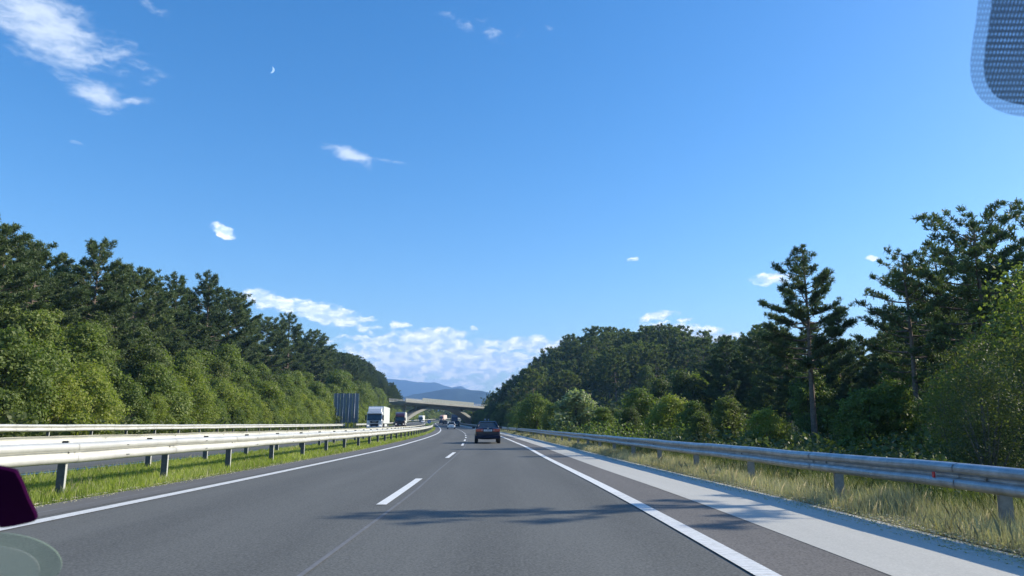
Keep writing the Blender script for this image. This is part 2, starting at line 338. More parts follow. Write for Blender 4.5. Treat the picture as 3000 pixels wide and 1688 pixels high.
struct('road_line', strip('road_line', 7.2, 7.39, -30, 14, .012, M_rib))
struct('road_line', strip('road_line', 7.2, 7.39, 14, 500, .012, M_line))
struct('road_line', strip('road_line', -5.3, -5.12, -30, 700, .010, M_line))
struct('road_line', strip('road_line', -12.9, -12.72, -30, 700, .010, M_line))
struct('joint_line', strip('joint_line', 3.86, 3.905, -10, 260, .006, M_seal, wob=.02))
struct('joint_line', strip('joint_line', -.62, -.58, -10, 120, .006, M_seal, wob=.02))
k = 0
yy = 11.9 - 16.6
while yy < 420:
    struct('road_dash', strip('road_dash', 3.60, 3.745, yy, yy + 5.7, .010, M_line)); yy += 16.6 if yy < 40 else 12.5
yy = 0
while yy < 420:
    struct('road_dash', strip('road_dash', -9.1, -8.95, yy, yy + 5.7, .010, M_line)); yy += 16.6

# ---------------------------------------------------------------- guard rails
def wprofile(h, d=.082):
    """W beam outline (offset from the back, height) closed with thickness."""
    z = [0, .03, .10, .13, .175, .22, .25, .32, .35]; x = [.25, 1, 1, .9, .12, .12, .9, 1, 1]
    z = [-.5, -.43, -.32, -.13, -.08, .08, .13, .32, .43, .5]; x = [.0, .78, 1, .93, .05, .05, .93, 1, .78, .0]
    return [(a * d, b * h) for a, b in zip(x, z)]
def rail(name, label, u, y0, y1, zc, h, side, beam_m, post_m, post_step=4.0, spacer=0., post_y0=None, holes=False, maxposts=98, bevelposts=True, top=True):
    """side +1: the crests face +x."""
    ym = (y0 + y1) / 2; p0 = P(u, y0)
    t = thing(name, label, 'guard rail', (p0[0], p0[1], p0[2]))
    y = np.concatenate([np.arange(y0, min(y1, 60), 1.), np.arange(60, y1, 3.)]) if y0 < 60 else np.arange(y0, y1, 3.)
    y = np.append(y, y1); uu = (u * fac(y) if u > 0 else u)
    X = L(y) + uu; B = rise(y) + bank(u) + zc; wobz = .006 * np.sin(y * .8) + .004 * np.sin(y * 2.1)
    pr = wprofile(h); pts = pr + [(a - .012, b) for a, b in pr[::-1]]; n = len(pts)
    V = np.concatenate([np.stack([X + side * a, y, B + b + wobz], 1)[:, None, :] for a, b in pts], 1).reshape(-1, 3) - np.array(p0)
    m = len(y); i = np.arange(m - 1)[:, None] * n + np.arange(n)[None]; j = np.arange(m - 1)[:, None] * n + (np.arange(n)[None] + 1) % n
    F = np.stack([i, j, j + n, i + n], -1).reshape(-1, 4)
    bo = add('beam', npmesh('beam', V, F, beam_m, smooth=False), t)
    if y0 < 30:
        Vs, Fs = [], []; yj = y0 + 2.2
        while yj < min(y1, 90):
            yl = np.array([yj, yj + .33]); Xl = L(yl) + (u * fac(yl) if u > 0 else u); Bl = rise(yl) + bank(u) + zc + .006 * np.sin(yl * .8) + .004 * np.sin(yl * 2.1)
            pl = [(a + .007, b) for a, b in pr] + [(a - .004, b) for a, b in pr[::-1]]; bs = len(Vs) * 2 * n
            Vs.append(np.concatenate([np.stack([Xl + side * a, yl, Bl + b], 1)[:, None, :] for a, b in pl], 1).reshape(-1, 3) - np.array(p0))
            k_ = np.arange(n); Fs.append(np.stack([k_, (k_ + 1) % n, (k_ + 1) % n + n, k_ + n], 1) + bs); yj += 4.0
        add('lap_joints', npmesh('lap_joints', np.concatenate(Vs), np.concatenate(Fs), beam_m), t)['kind'] = 'stuff'
    # posts
    def pmesh():
        b = MB(); hh = zc + h * .18
        b.box((0, 0, hh / 2 - .15), (.012, .06, hh + .3), post_m)
        for s in (-1, 1): pass
        w = .13
        b = MB()
        b.box((0, -.024, hh / 2 - .15), (w, .008, hh + .3), post_m)
        b.box((w / 2 + .002, 0, hh / 2 - .15), (.008, .055, hh + .3), beam_m if side > 0 or zc > .65 else post_m)  # left rails: sun-side flange coloured pale as if lit
        b.box((-w / 2 - .002, 0, hh / 2 - .15), (.008, .055, hh + .3), post_m)
        return b.mesh('post')
    pm = pmesh(); c = 0; yp = post_y0 if post_y0 is not None else y0 + 1
    bolts = MB(); sps = MB()
    while yp < y1 and c < maxposts:
        q = P(u, yp); off = -side * (.075 + spacer)
        add('post', pm, t, (q[0] + off - p0[0], q[1] - p0[1], q[2] - p0[2]))
        if spacer: sps.box((q[0] - side * (spacer / 2 + .005) - p0[0], q[1] - p0[1], q[2] - p0[2] + zc), (spacer, .10, .16), beam_m)
        if yp < 60:
            bolts.tube([(q[0] - p0[0] + side * .005, q[1] - p0[1], q[2] - p0[2] + zc), (q[0] - p0[0] + side * .022, q[1] - p0[1], q[2] - p0[2] + zc)], .016, M_bolt, 6)
            for k in range(3):
                for zz, dd in ((-.27 * h, .082), (.27 * h, .082)):
                    if zz > 0 and k == 2: continue
                    bolts.tube([(q[0] - p0[0] + side * (dd - .005), q[1] - p0[1] + 1.9 + k * .045, q[2] - p0[2] + zc + zz), (q[0] - p0[0] + side * (dd + .006), q[1] - p0[1] + 1.9 + k * .045, q[2] - p0[2] + zc + zz)], .011, M_bolt, 6)
        yp += post_step; c += 1
    if bolts.v: bolts.obj('bolts', t)['kind'] = 'stuff'
    if sps.v: sps.obj('spacer_blocks', t)['kind'] = 'stuff'
    return t
rail('guard_rail', 'white weathered guard rail nearest the left edge line, with dark posts in green grass', -1.80, 3.5, 196, .715, .35, 1, M_galvl, M_post, 4.0, .0, 5.5)
rail('guard_rail', 'white guard rail on the far side of the median, seen over the nearer rail', -3.95, 3.5, 205, .755, .33, -1, M_galvl, M_post, 4.0, .0, 5.0)
rail('guard_rail', 'long white guard rail between the oncoming lanes and the left forest', -16.0, 4, 128, .80, .33, 1, M_galvl, M_post, 4.0, .06, 5)
rail('guard_rail', 'white guard rail behind the oncoming trucks, past the road sign', -16.0, 144, 500, .80, .33, 1, M_galvl, M_post, 4.0, .06, 145)
rail('guard_rail', 'white guard rail on the distant bend beyond the bridge', -16.0, 504, 690, .80, .36, 1, M_galvl, M_post, 4.0, .06, 506)
rr = rail('guard_rail', 'grey steel guard rail along the right shoulder above dry grass', 10.32, 3.0, 330, .60, .31, -1, M_galv, M_postg, 4.0, .10, 4.7)
q = P(10.32, 9.6); b = MB(); b.box((q[0] - .075, q[1], q[2] + .60), (.02, .035, .07), mat('red_reflector', (.55, .03, .04), .3)); o = b.obj('reflector', rr); o.location = -rr.location
M_speck = leafmat('thicket_leaves', (.045, .060, .026), (.13, .145, .055), .45, (.52, .52, .22))
M_speckb = leafmat('thicket_bright_leaves', (.07, .095, .03), (.20, .23, .06), .45, (.50, .50, .20))

# ---------------------------------------------------------------- vegetation meshes
def unit(v): return v / np.maximum(np.linalg.norm(v, axis=-1, keepdims=True), 1e-9)
def rnd(n): return unit(RNG.normal(size=(n, 3)))
def tufts(name, C, A, ln, wd, k, m, spread=.75, tint=None):
    """clusters of k needle blades at centres C along axes A."""
    n = len(C); tv = RNG.random(n) if tint is None else tint
    C2 = np.repeat(C, k, 0); D = unit(np.repeat(A, k, 0) * .75 + RNG.normal(size=(n * k, 3)) * spread)
    Sd = unit(np.cross(D, rnd(n * k))) * wd; l = ln * (.7 + .6 * RNG.random((n * k, 1)))
    V = np.stack([C2 - Sd * .5, C2 + Sd * .5, C2 + D * l + Sd * .35, C2 + D * l - Sd * .35], 1).reshape(-1, 3)
    return npmesh(name, V, np.arange(n * k * 4).reshape(-1, 4), m, tint=np.repeat(np.clip(np.repeat(tv, k) + (RNG.random(n * k) - .5) * .2, 0, 1), 4))
def leaves(name, C, Nn, size, m, tint, flat=.8, asp=.6):
    n = len(C); nn = unit(Nn + RNG.normal(size=(n, 3)) * flat); a = unit(np.cross(nn, rnd(n))); b = np.cross(nn, a)
    s = (size * (.6 + .8 * RNG.random(n)))[:, None]
    V = np.stack([C - a * s, C + b * s * asp, C + a * s, C - b * s * asp], 1).reshape(-1, 3)
    return npmesh(name, V, np.arange(n * 4).reshape(-1, 4), m, tint=np.repeat(np.clip(tint, 0, 1), 4))
def pine(H, cb, Rm, nb, tl, tw, tk, m, seed, dens=1., top=.25, sparse=0., gaps=None, nseg=5):
    global RNG
    RNG = np.random.default_rng(seed); rr = random.Random(seed)
    tr = MB(); lean = (rr.uniform(-.02, .02), rr.uniform(-.02, .02)); r0 = H * .0125 + .03
    pts = [(lean[0] * H * t + .05 * math.sin(t * 5 + seed), lean[1] * H * t + .05 * math.cos(t * 4), H * t - (.5 if t == 0 else 0)) for t in [i / 10 for i in range(11)]]
    tr.tube(pts, [r0 * (1 - .9 * (i / 10) ** 1.1) + .01 for i in range(11)], M_bark, 9)
    Cs, As, Ts = [], [], []
    for i in range(nb):
        f = (i + rr.random()) / nb; t = cb + (1 - cb) * f ** .9 * .985
        if gaps and rr.random() < gaps: continue
        q = (t - cb) / (1 - cb)
        prof = min(1, ((1 - q) / max(top, .01)) ** .75 + .10) * (.55 + .45 * min(1, q / .25))
        ln = Rm * prof * rr.uniform(.62, 1.15); az_ = i * 2.39996 + rr.uniform(-.5, .5)
        up = rr.uniform(-.06, .16) + q ** 2.5 * .8
        zz = H * t; x0, y0 = lean[0] * zz, lean[1] * zz
        P_ = []
        for s_ in range(nseg + 1):
            w = s_ / nseg; r = ln * w
            P_.append(Vector((x0 + math.cos(az_) * r, y0 + math.sin(az_) * r, zz + r * up + ln * .16 * w ** 2.4 - ln * .05 * math.sin(w * PI))))
        tr.tube(P_, [max(.008, r0 * .33 * (ln / Rm) * (1 - .85 * j / nseg)) for j in range(nseg + 1)], M_bark, 4, caps=False)
        tint = rr.random()
        nsb = max(3, int(ln * 3.2 * dens))
        for j in range(nsb):
            w = rr.uniform(.32 if q < .8 else .1, 1.) ** .8; a = P_[min(nseg - 1, int(w * nseg))].lerp(P_[min(nseg, int(w * nseg) + 1)], w * nseg % 1)
            sgn = rr.choice((-1, 1)); sa = az_ + sgn * rr.uniform(.4, 1.15); sl_ = ln * rr.uniform(.16, .38) * (1.2 - w * .55)
            d = Vector((math.cos(sa), math.sin(sa), rr.uniform(.12, .55)))
            nt_ = max(2, int(sl_ * 4.6 * dens))
            for u_ in range(nt_):
                c = a + d * sl_ * (u_ + rr.random()) / nt_ + Vector((rr.gauss(0, .07), rr.gauss(0, .07), rr.gauss(0, .05) + .05))
                Cs.append(c); As.append((d.x * .4, d.y * .4, .8 + rr.random() * .4)); Ts.append(tint * .5 + rr.random() * .5)
            if rr.random() < .35: tr.tube([a, a + d * sl_], [.014, .006], M_bark, 3, caps=False)
        for u_ in range(4): Cs.append(P_[-1] + Vector((rr.gauss(0, .08), rr.gauss(0, .08), rr.gauss(0, .06)))); As.append((0, 0, 1)); Ts.append(rr.random())
    C = np.array(Cs, float); A = np.array(As, float)
    return tr.mesh('trunk', smooth=True), tufts('crown', C, A, tl, tw, tk, m, tint=np.array(Ts))
def broad(H, Rx, nlobe, nleaf, size, m, seed, base=.12, squash=1., upr=0., trunkr=None, inner=.25, barkm=None):
    global RNG
    RNG = np.random.default_rng(seed); rr = random.Random(seed)
    tr = MB(); tk = trunkr or H * .014 + .02; lob = []
    for i in range(nlobe):
        t = (i + .5) / nlobe; z = H * (base + .06 + (.97 - base - .1) * (t ** .85))
        prof = math.sin(PI * min(1, (.12 + t * .86)) ** .9) ** .6
        rl = Rx * rr.uniform(.32, .52) * (1.05 - .35 * t); rr_ = max(0, Rx * prof - rl) * rr.uniform(.55, 1.08); a = i * 2.39996 + rr.uniform(-.5, .5)
        lob.append((math.cos(a) * rr_, math.sin(a) * rr_, min(z, H - rl * .8), rl, rl * rr.uniform(.6, .95) * squash, rr.random()))
    for (x, y, z, a, b, t_) in lob:
        tr.tube([(0, 0, -.4 if z < 1 else z * .1), (x * .25, y * .25, z * .45), (x * .9, y * .9, z)], [tk, tk * .55, tk * .15], barkm or M_barkg, 5, caps=False)
    w = np.array([l[3] ** 2 for l in lob]); idx = RNG.choice(nlobe, nleaf, p=w / w.sum()); Lb = np.array(lob)[idx]
    d = rnd(nleaf); d[:, 2] = np.abs(d[:, 2]) * np.where(RNG.random(nleaf) < .68, 1, -1)
    # leaf sprays: snap directions to a few hundred twigs so that gaps and clumps appear
    tw = unit(d + RNG.normal(size=d.shape) * .02); g = RNG.normal(size=(nlobe, 26, 3)); g = unit(g); g[..., 2] = np.abs(g[..., 2]) * np.where(RNG.random((nlobe, 26)) < .7, 1, -.6)
    ti = RNG.integers(0, 26, nleaf); pick = g[idx, ti]; tf = RNG.uniform(.72, 1.42, (nlobe, 26))[idx, ti]
    mixf = (RNG.random(nleaf) < .72)[:, None]
    dd = np.where(mixf, unit(pick + RNG.normal(size=d.shape) * .22), d)
    rad = np.where(mixf[:, 0], tf, 1)[:, None] * np.where(RNG.random(nleaf) < inner, RNG.uniform(.2, .9, nleaf), 1 + RNG.normal(size=nleaf) * .10 + .18 * (RNG.random(nleaf) ** 4))[:, None]
    C = Lb[:, :3] + dd * rad * np.stack([Lb[:, 3], Lb[:, 3], Lb[:, 4]], 1)
    C[:, 2] = np.maximum(C[:, 2], .05)
    tint = Lb[:, 5] * .45 + RNG.random(nleaf) * .55
    return tr.mesh('trunk', smooth=True), leaves('crown', C, dd + np.array([0, 0, .5]), size, m, tint)
NT = {}
def plant(kind, name, label, cat, x, y, sc, rz=None, group=None, sz=1., tr=True, sink=.15):
    z = float(terr(x, y)); tm, cm = kind
    t = thing(name, label, cat, (x, y, z - sink), random.uniform(0, 6.28) if rz is None else rz, group)
    t.scale = (sc, sc, sc * sz)
    add('trunk', tm, t); add('crown', cm, t); return t

PF = [pine(15, .12, 3.8, 92, .28, .048, 11, M_pine, 11, 1.75, .62), pine(15, .15, 3.4, 90, .28, .048, 11, M_pine, 12, 1.8, .75),
      pine(15, .24, 4.0, 80, .28, .048, 11, M_pine, 13, 1.7, .5, gaps=.08), pine(15, .10, 3.6, 94, .28, .048, 11, M_pine, 14, 1.8, .7)]
PH = [pine(10, .15, 2.9, 42, .45, .12, 8, M_pinehill, 21, 1.0, .40), pine(10, .22, 2.7, 40, .45, .12, 8, M_pinehill, 22, 1.0, .32, gaps=.1), pine(10, .18, 3.1, 40, .45, .12, 8, M_pinehill, 23, 1.0, .5)]
HERO = pine(12, .36, 2.6, 64, .19, .03, 14, M_pine, 35, 2.4, .7, gaps=.05, nseg=7)
HERO2 = pine(12, .30, 3.6, 56, .22, .04, 12, M_pine, 32, 1.5, .42, gaps=.08, nseg=6)
HERO3 = pine(12, .34, 2.5, 34, .21, .038, 12, M_pine, 33, 1.5, .5, gaps=.22, nseg=6)
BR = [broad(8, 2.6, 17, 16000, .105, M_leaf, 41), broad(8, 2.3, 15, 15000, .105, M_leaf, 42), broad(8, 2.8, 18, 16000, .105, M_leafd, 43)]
BY = [broad(5, 2.2, 13, 12000, .085, M_leafy, 51, .03), broad(5, 2.5, 15, 13000, .085, M_leafy, 52, .02), broad(5, 2.3, 13, 12500, .085, M_leaf, 53, .02)]
BS = broad(5.2, 2.0, 15, 9000, .10, M_leafs, 61, .02)
BW = [broad(6, 2.5, 20, 13000, .05, M_speck, 71, .02, inner=.12), broad(6, 2.3, 17, 6500, .062, M_speckb, 72, .05, inner=.06)]
SHADE = pine(10, .52, 1.75, 26, .22, .045, 9, M_pine, 73, 1.5, .6, gaps=.1)

# ---- left forest: the skyline pines (measured), then the rows behind and below
GL = 'pines of the left forest'
SKY_L = [(-33.5, 45.5, 13.7, 'tallest dark pine at the left end of the left forest'), (-33.9, 49.0, 12.8, 'bushy dark pine second from the left end of the left forest'), (-35.1, 54.0, 12.4, 'lower pine on the shoulder of the tallest left forest pines'),
 (-39.6, 65.5, 12.9, 'pine filling the dip before the rounded left forest peak'), (-36.6, 65.0, 15.0, 'broad rounded pine peak in the left forest, second summit from the left'), (-39.1, 73.0, 13.6, 'pine just right of the broad rounded peak in the left forest'),
 (-39.4, 77.5, 14.6, 'slim pointed pine in the middle of the left skyline'), (-41.7, 86.0, 13.6, 'pine in the low notch of the left skyline'), (-41.1, 90.5, 16.1, 'narrow pine spire left of the domed pine on the left skyline'),
 (-43.9, 101.0, 15.2, 'pine between the narrow spire and the domed pine'), (-40.8, 99.5, 18.3, 'domed pine topping the middle of the left forest'), (-41.5, 109.5, 17.6, 'pine on the falling right shoulder of the domed left pine'),
 (-44.7, 124.5, 16.6, 'pine under the left end of the long white cloud band'), (-46.1, 140.5, 17.2, 'pine with bare trunk left of the twin spires'), (-45.1, 151.0, 19.6, 'tall twin-topped pine with a pale bare trunk in the left forest'),
 (-48.0, 180.5, 18.4, 'dark ragged pine right of the twin-topped pine')]
for i, (x, y, h, lb) in enumerate(SKY_L):
    plant(PF[i % 4] if h < 17 else PF[(i % 2) * 2], 'pine_tree', lb, 'pine tree', x, y, h / 15, group=GL)
FL = 'dark pine among those packed along the left forest, off its named peaks'
rn = random.Random(5)
def rowtree(kinds, name, lb, cat, u, y, h, H0, group, sz=1.): 
    x = float(L(y)) + u; plant(rn.choice(kinds), name, lb, cat, x, y, h / H0, group=group, sz=sz)
for (ua, ya, yb, st, h0, h1) in [(-29, 30, 44, 5, 11.0, 12.0), (-34, 56, 190, 7, 10.8, 12.4), (-40, 50, 200, 10, 10.5, 12), (-30, 186, 420, 8, 14, 15.5), (-37, 192, 440, 9, 14, 16), (-26, 230, 440, 10, 11, 13)]:
    y = ya
    while y < yb:
        rowtree(PF, 'pine_tree', FL, 'pine tree', ua + rn.uniform(-1.5, 1.5), y + rn.uniform(-1, 1), rn.uniform(h0, h1), 15, GL); y += st * rn.uniform(.8, 1.2)
for y_ in range(322, 520, 6): rowtree(PF if y_ % 3 else BR, 'pine_tree' if y_ % 3 else 'leafy_tree', 'small far tree where the left forest runs down to the bridge', 'tree', rn.uniform(-25, -20.5), y_, rn.uniform(14, 17) if y_ < 430 else rn.uniform(10, 12), 15 if y_ % 3 else 11, 'far trees left of the bridge')
GB = 'leafy trees in front of the left pines'; LB1 = 'mid green leafy tree standing in front of the left forest pines'
for (ua, ya, yb, st, h0, h1) in [(-23.5, 24, 160, 5.2, 5.5, 8.2), (-26.5, 38, 150, 7.5, 7, 9.2), (-23, 160, 420, 7, 7, 10)]:
    y = ya
    while y < yb:
        rowtree(BR, 'leafy_tree', LB1, 'tree', ua + rn.uniform(-1, 1), y, rn.uniform(h0, h1) * (1.0 if y < 140 else 1.15), 8, GB, rn.uniform(.9, 1.1)); y += st * rn.uniform(.75, 1.25)
GY = 'bushes behind the left guard rail'
for (ua, ya, yb, st, h0, h1) in [(-19.6, 16, 130, 3.4, 3.0, 4.6), (-20.8, 40, 330, 4.6, 4.2, 6.2), (-19.4, 150, 330, 5, 3.2, 4.6), (-20, 330, 600, 8, 5, 7)]:
    y = ya
    while y < yb:
        k = BY if y > 45 else [BY[2], BY[2], BY[0]]
        rowtree(k, 'roadside_bush', 'yellowish green bush in the row behind the left outer guard rail', 'bush', ua + rn.uniform(-.5, .5), y, rn.uniform(h0, h1), 5, GY, rn.uniform(.85, 1.1)); y += st * rn.uniform(.75, 1.2)

# ---- right side
plant(HERO, 'pine_tree', 'tall solitary pine with a long bare trunk behind the right guard rail', 'pine tree', 17.1, 43.0, 1.0, rz=.6, sz=.98)
plant(HERO3, 'pine_tree', 'slim open pine with sparse pads of needles beside the largest right pine', 'pine tree', 19.2, 36, .83, rz=2.)
plant(HERO2, 'pine_tree', 'largest dark pine rising highest on the right side', 'pine tree', 21.7, 34.5, .93, rz=1.)
plant(HERO2, 'pine_tree', 'dark pine crowding the left flank of the largest right pine', 'pine tree', 23.8, 41.5, .92, rz=3.)
plant(HERO2, 'pine_tree', 'dark pine at the right edge of the photo behind climbing leaves', 'pine tree', 24.2, 32.5, .88, rz=5.)
GR = 'dark pines of the right wood'
LR = 'dark pine in the shaded wood behind the solitary right pine'
for (x, y, h) in [(30, 92, 12.6), (33.5, 97, 13.2), (28.3, 86, 11.4), (26, 60, 7.6), (29, 64, 8.2), (32.5, 66, 8.6), (30.4, 55, 9.6), (35, 60, 10.5), (38, 56, 11), (36, 70, 11), (41, 66, 12), (27, 74, 10.5), (44, 58, 12), (33, 48, 10.5), (37, 46, 11), (28, 46, 9), (32, 40, 10.5), (36, 38, 11), (24, 84, 11), (31, 86, 11), (22, 55, 9.), (25, 50, 7.5), (41, 78, 12), (46, 72, 13), (26, 96, 9.5)]:
    plant(rn.choice(PF), 'pine_tree', LR, 'pine tree', x, y, h / 15, group=GR)
GBR = 'leafy trees of the right wood'
LBR = 'dark leafy tree under the pines of the right wood'
for (x, y, h) in [(20.5, 52, 5.5), (23, 45, 5), (24, 38, 5.5), (27, 52, 6), (25, 60, 6), (28, 42, 6), (31, 50, 6.5), (34, 56, 7), (27, 80, 7), (27.5, 34, 6.5), (31, 30, 7), (24, 28.5, 5.5), (35, 34, 8), (18, 92, 7), (22, 98, 8), (27, 104, 8), (33, 98, 9)]:
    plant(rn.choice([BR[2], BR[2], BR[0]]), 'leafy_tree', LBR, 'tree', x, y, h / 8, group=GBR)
# roadside bushes, right
B1 = [(6.4, 76, 4.1, BS, 'silvery_shrub', 'pale silvery shrub with a pointed top behind the right guard rail'),
      (4.4, 84, 3.6, BR[1], 'roadside_bush', 'green bush just left of the silvery shrub'),
      (3.0, 96, 4.6, BY[2], 'roadside_bush', 'pointed green bush left of the silvery shrub, farther along the right rail'),
      (1.2, 112, 3.4, BY[2], 'roadside_bush', 'low green bush right of the dark sedan at the end of the sunlit bush row'),
      (11.0, 66, 4.2, BY[2], 'roadside_bush', 'bright green rounded bush right of the silvery shrub'),
      (12.9, 62, 3.6, BY[0], 'roadside_bush', 'yellow-green spreading bush in the middle of the right bush row'),
      (12.4, 52, 3.0, BR[0], 'roadside_bush', 'low green bush at the foot of the bush row right of the silvery shrub'),
      (24.5, 100, 6.6, BY[1], 'leafy_tree', 'olive-yellow leafy tree before the shaded hill, left of the solitary pine'),
      (11.5, 90, 3.2, BR[2], 'roadside_bush', 'dark rounded bush behind the bright green one'),
      (13.2, 39.5, 2.3, BY[0], 'roadside_bush', 'bright yellow-green bush at the left foot of the solitary pine'),
      (15.6, 33.6, 2.9, BY[2], 'roadside_bush', 'bright green bush between the solitary pine and the climbing leaves'),
      (17.3, 34.4, 3.3, BR[0], 'roadside_bush', 'green bush behind the bright one right of the solitary pine'),
      (11.0, 44.5, 2.2, BR[2], 'roadside_bush', 'dark low bush left of the bright yellow-green bush'),
      (13.0, 46, 3.0, BR[2], 'roadside_bush', 'dark bush behind the bright yellow-green bush at the pine'),
      (9.0, 58, 2.7, BR[2], 'roadside_bush', 'dark low bush below the spreading yellow-green bush'),
      (8.4, 70, 3.0, BR[0], 'roadside_bush', 'green bush at the right foot of the silvery shrub')]
for (x, y, h, k, nm, lb) in B1: plant(k, nm, lb, 'tree' if nm == 'leafy_tree' else 'shrub' if nm[0] == 's' else 'bush', x, y, h * 1.25 / (5.2 if k is BS else 8 if k in BR else 5), group=None if k is BS else 'bushes along the right guard rail').scale = (1.5, 1.5, 1.02) if k is BS else (h * 1.35 / (8 if k in BR else 5),) * 2 + (h * 1.15 / (8 if k in BR else 5),)
B2 = [(10.9, 17.6, 3.3, 0, 'climbing leafy thicket close behind the right guard rail with bright spotted leaves'), (13.6, 19.5, 4.3, 0, 'taller dark leafy tree in the thicket at the right edge'),
      (16.0, 22.5, 6.9, 1, 'yellow-green leafy tree reaching up at the right edge of the photo'), (13.2, 23, 3.5, 1, 'yellow-green leafy shrub hanging over the left edge of the right thicket'),
      (16.6, 27.5, 4.8, 0, 'dark leafy tree behind the yellow-green one in the right thicket'), (19.2, 31, 5.5, 1, 'leafy tree below the largest right pine'),
      (10.2, 13.6, 2.3, 0, 'low leafy thicket nearest the camera beside the right guard rail'), (15.6, 19.0, 6.2, 1, 'dark leafy tree cut by the right edge of the photo'), (19.5, 25, 7.6, 1, 'tall leafy tree at the right edge behind the thicket')]
for (x, y, h, k, lb) in B2: plant(BW[k], 'leafy_tree', lb, 'tree', x, y, h / 6, sz=1.0, group='leafy thicket at the right')
plant(SHADE, 'pine_tree', 'pine just past the right edge that throws its shadow over the lane', 'pine tree', 14.6, 14.3, 1.0)
plant(PF[1], 'pine_tree', 'pine past the right edge of the photo', 'pine tree', 40, 25, .8, group=GR)
# right hill
GH = 'pines covering the hill'
LH = 'small dark pine among many covering the hill right of the road'
hr = random.Random(9); cnt = 0
for iy in range(22):
    for ix in range(21):
        x = -30 + ix * 7.4 + hr.uniform(-2.2, 2.2); y = 172 + iy * 9 + hr.uniform(-2.4, 2.4); u = x - float(L(y))
        if u < 17 or x > 118 or x < -30: continue
        z = float(terr(x, y)) - float(rise(y))
        if y > 268 + 14 and z < 14: continue
        if y > 292: continue
        dec = (hr.random() < (.40 if 18 < x < 80 else .15) and y < 262) or u < 20
        cnt += 1
        if dec: plant(BR[hr.choice([0, 1, 0]) if u > 20 else 2], 'leafy_tree', 'leafy green tree scattered among the pines on the right hill', 'tree', x, y, hr.uniform(.7, 1.0), group='leafy trees on the hill')
        elif cnt % 1 == 0: plant(hr.choice(PH), 'pine_tree', LH, 'pine tree', x, y, hr.uniform(.95, 1.3), group=GH)
print('hill trees', cnt)
# both sides of the cutting by the right edge of the road, up to and past the bridge
for (ua, ya, yb, st, h0, h1) in [(15.5, 128, 420, 5.5, 4, 6.5), (19, 150, 420, 7, 6, 8), (17, 420, 700, 9, 6, 9)]:
    y = ya
    while y < yb:
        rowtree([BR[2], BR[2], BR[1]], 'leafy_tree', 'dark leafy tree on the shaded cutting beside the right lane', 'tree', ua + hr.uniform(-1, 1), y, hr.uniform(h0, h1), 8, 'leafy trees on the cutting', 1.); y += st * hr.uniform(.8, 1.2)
# undergrowth: one mass of leaves over the slopes
def undergrowth(name, label, u0, u1, y0, y1, n, size, hmax, m, seed, ypow=1.):
    g = np.random.default_rng(seed); y = y0 + (y1 - y0) * g.random(n) ** ypow; u = g.uniform(u0, u1, n); x = L(y) + u
    hh = hmax * (.35 + .65 * np.abs(np.sin(x * .9 + 2 * np.sin(y * .31)) * np.cos(y * .55 + np.sin(x * .7))))
    z = terr(x, y) + hh * g.random(n) ** .6
    C = np.stack([x, y, z], 1); nn = np.tile([0., -.3, .8], (n, 1))
    o = add(name, leaves(name, C, nn, size, m, .5 * np.abs(np.sin(x * .35) * np.cos(y * .27)) + .5 * g.random(n), flat=.9)); tag(o, label, 'undergrowth', kind='stuff')
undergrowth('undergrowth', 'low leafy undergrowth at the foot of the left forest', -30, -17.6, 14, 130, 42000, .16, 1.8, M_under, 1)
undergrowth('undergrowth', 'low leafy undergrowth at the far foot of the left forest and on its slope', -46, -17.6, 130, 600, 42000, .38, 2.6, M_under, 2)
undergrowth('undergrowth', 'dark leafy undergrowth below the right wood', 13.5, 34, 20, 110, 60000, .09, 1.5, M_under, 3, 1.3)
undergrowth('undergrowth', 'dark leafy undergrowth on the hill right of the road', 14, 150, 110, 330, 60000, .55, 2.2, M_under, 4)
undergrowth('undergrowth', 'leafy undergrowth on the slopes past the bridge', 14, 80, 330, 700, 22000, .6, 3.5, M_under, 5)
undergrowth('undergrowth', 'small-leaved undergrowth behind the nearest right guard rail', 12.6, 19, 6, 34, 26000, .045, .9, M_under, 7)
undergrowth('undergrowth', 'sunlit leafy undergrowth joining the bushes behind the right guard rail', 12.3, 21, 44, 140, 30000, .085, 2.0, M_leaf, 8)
# distant wood past the bridge: a single mass of crowns
def farwood(label, u0, u1, y0, y1, n, h0, h1, seed):
    g = np.random.default_rng(seed); Cs = []; Nn = []; Tt = []
    for i in range(n):
        y = g.uniform(y0, y1); u = g.uniform(u0, u1); x = float(L(y)) + u; z = float(terr(x, y)); h = g.uniform(h0, h1); r = h * .28
        k = 300; d = unit(g.normal(size=(k, 3))); q = g.random(k) ** .35
        c = np.array([x, y, z + h * .55]) + d * q[:, None] * np.array([r, r, h * .5]) * (1 + .15 * g.normal(size=(k, 1)))
        Cs.append(c); Nn.append(d); Tt.append(.6 * g.random() + .4 * g.random(k))
    tag(add('woodland', leaves('woodland', np.concatenate(Cs), np.concatenate(Nn), .55, M_under, np.concatenate(Tt), flat=.7)), label, 'woodland', kind='stuff')
farwood('distant wood on the outside of the bend seen under the bridge', -70, -21, 460, 720, 200, 5, 8.5, 3)
farwood('distant wood right of the road past the bridge', 24, 90, 330, 520, 110, 10, 14, 4)

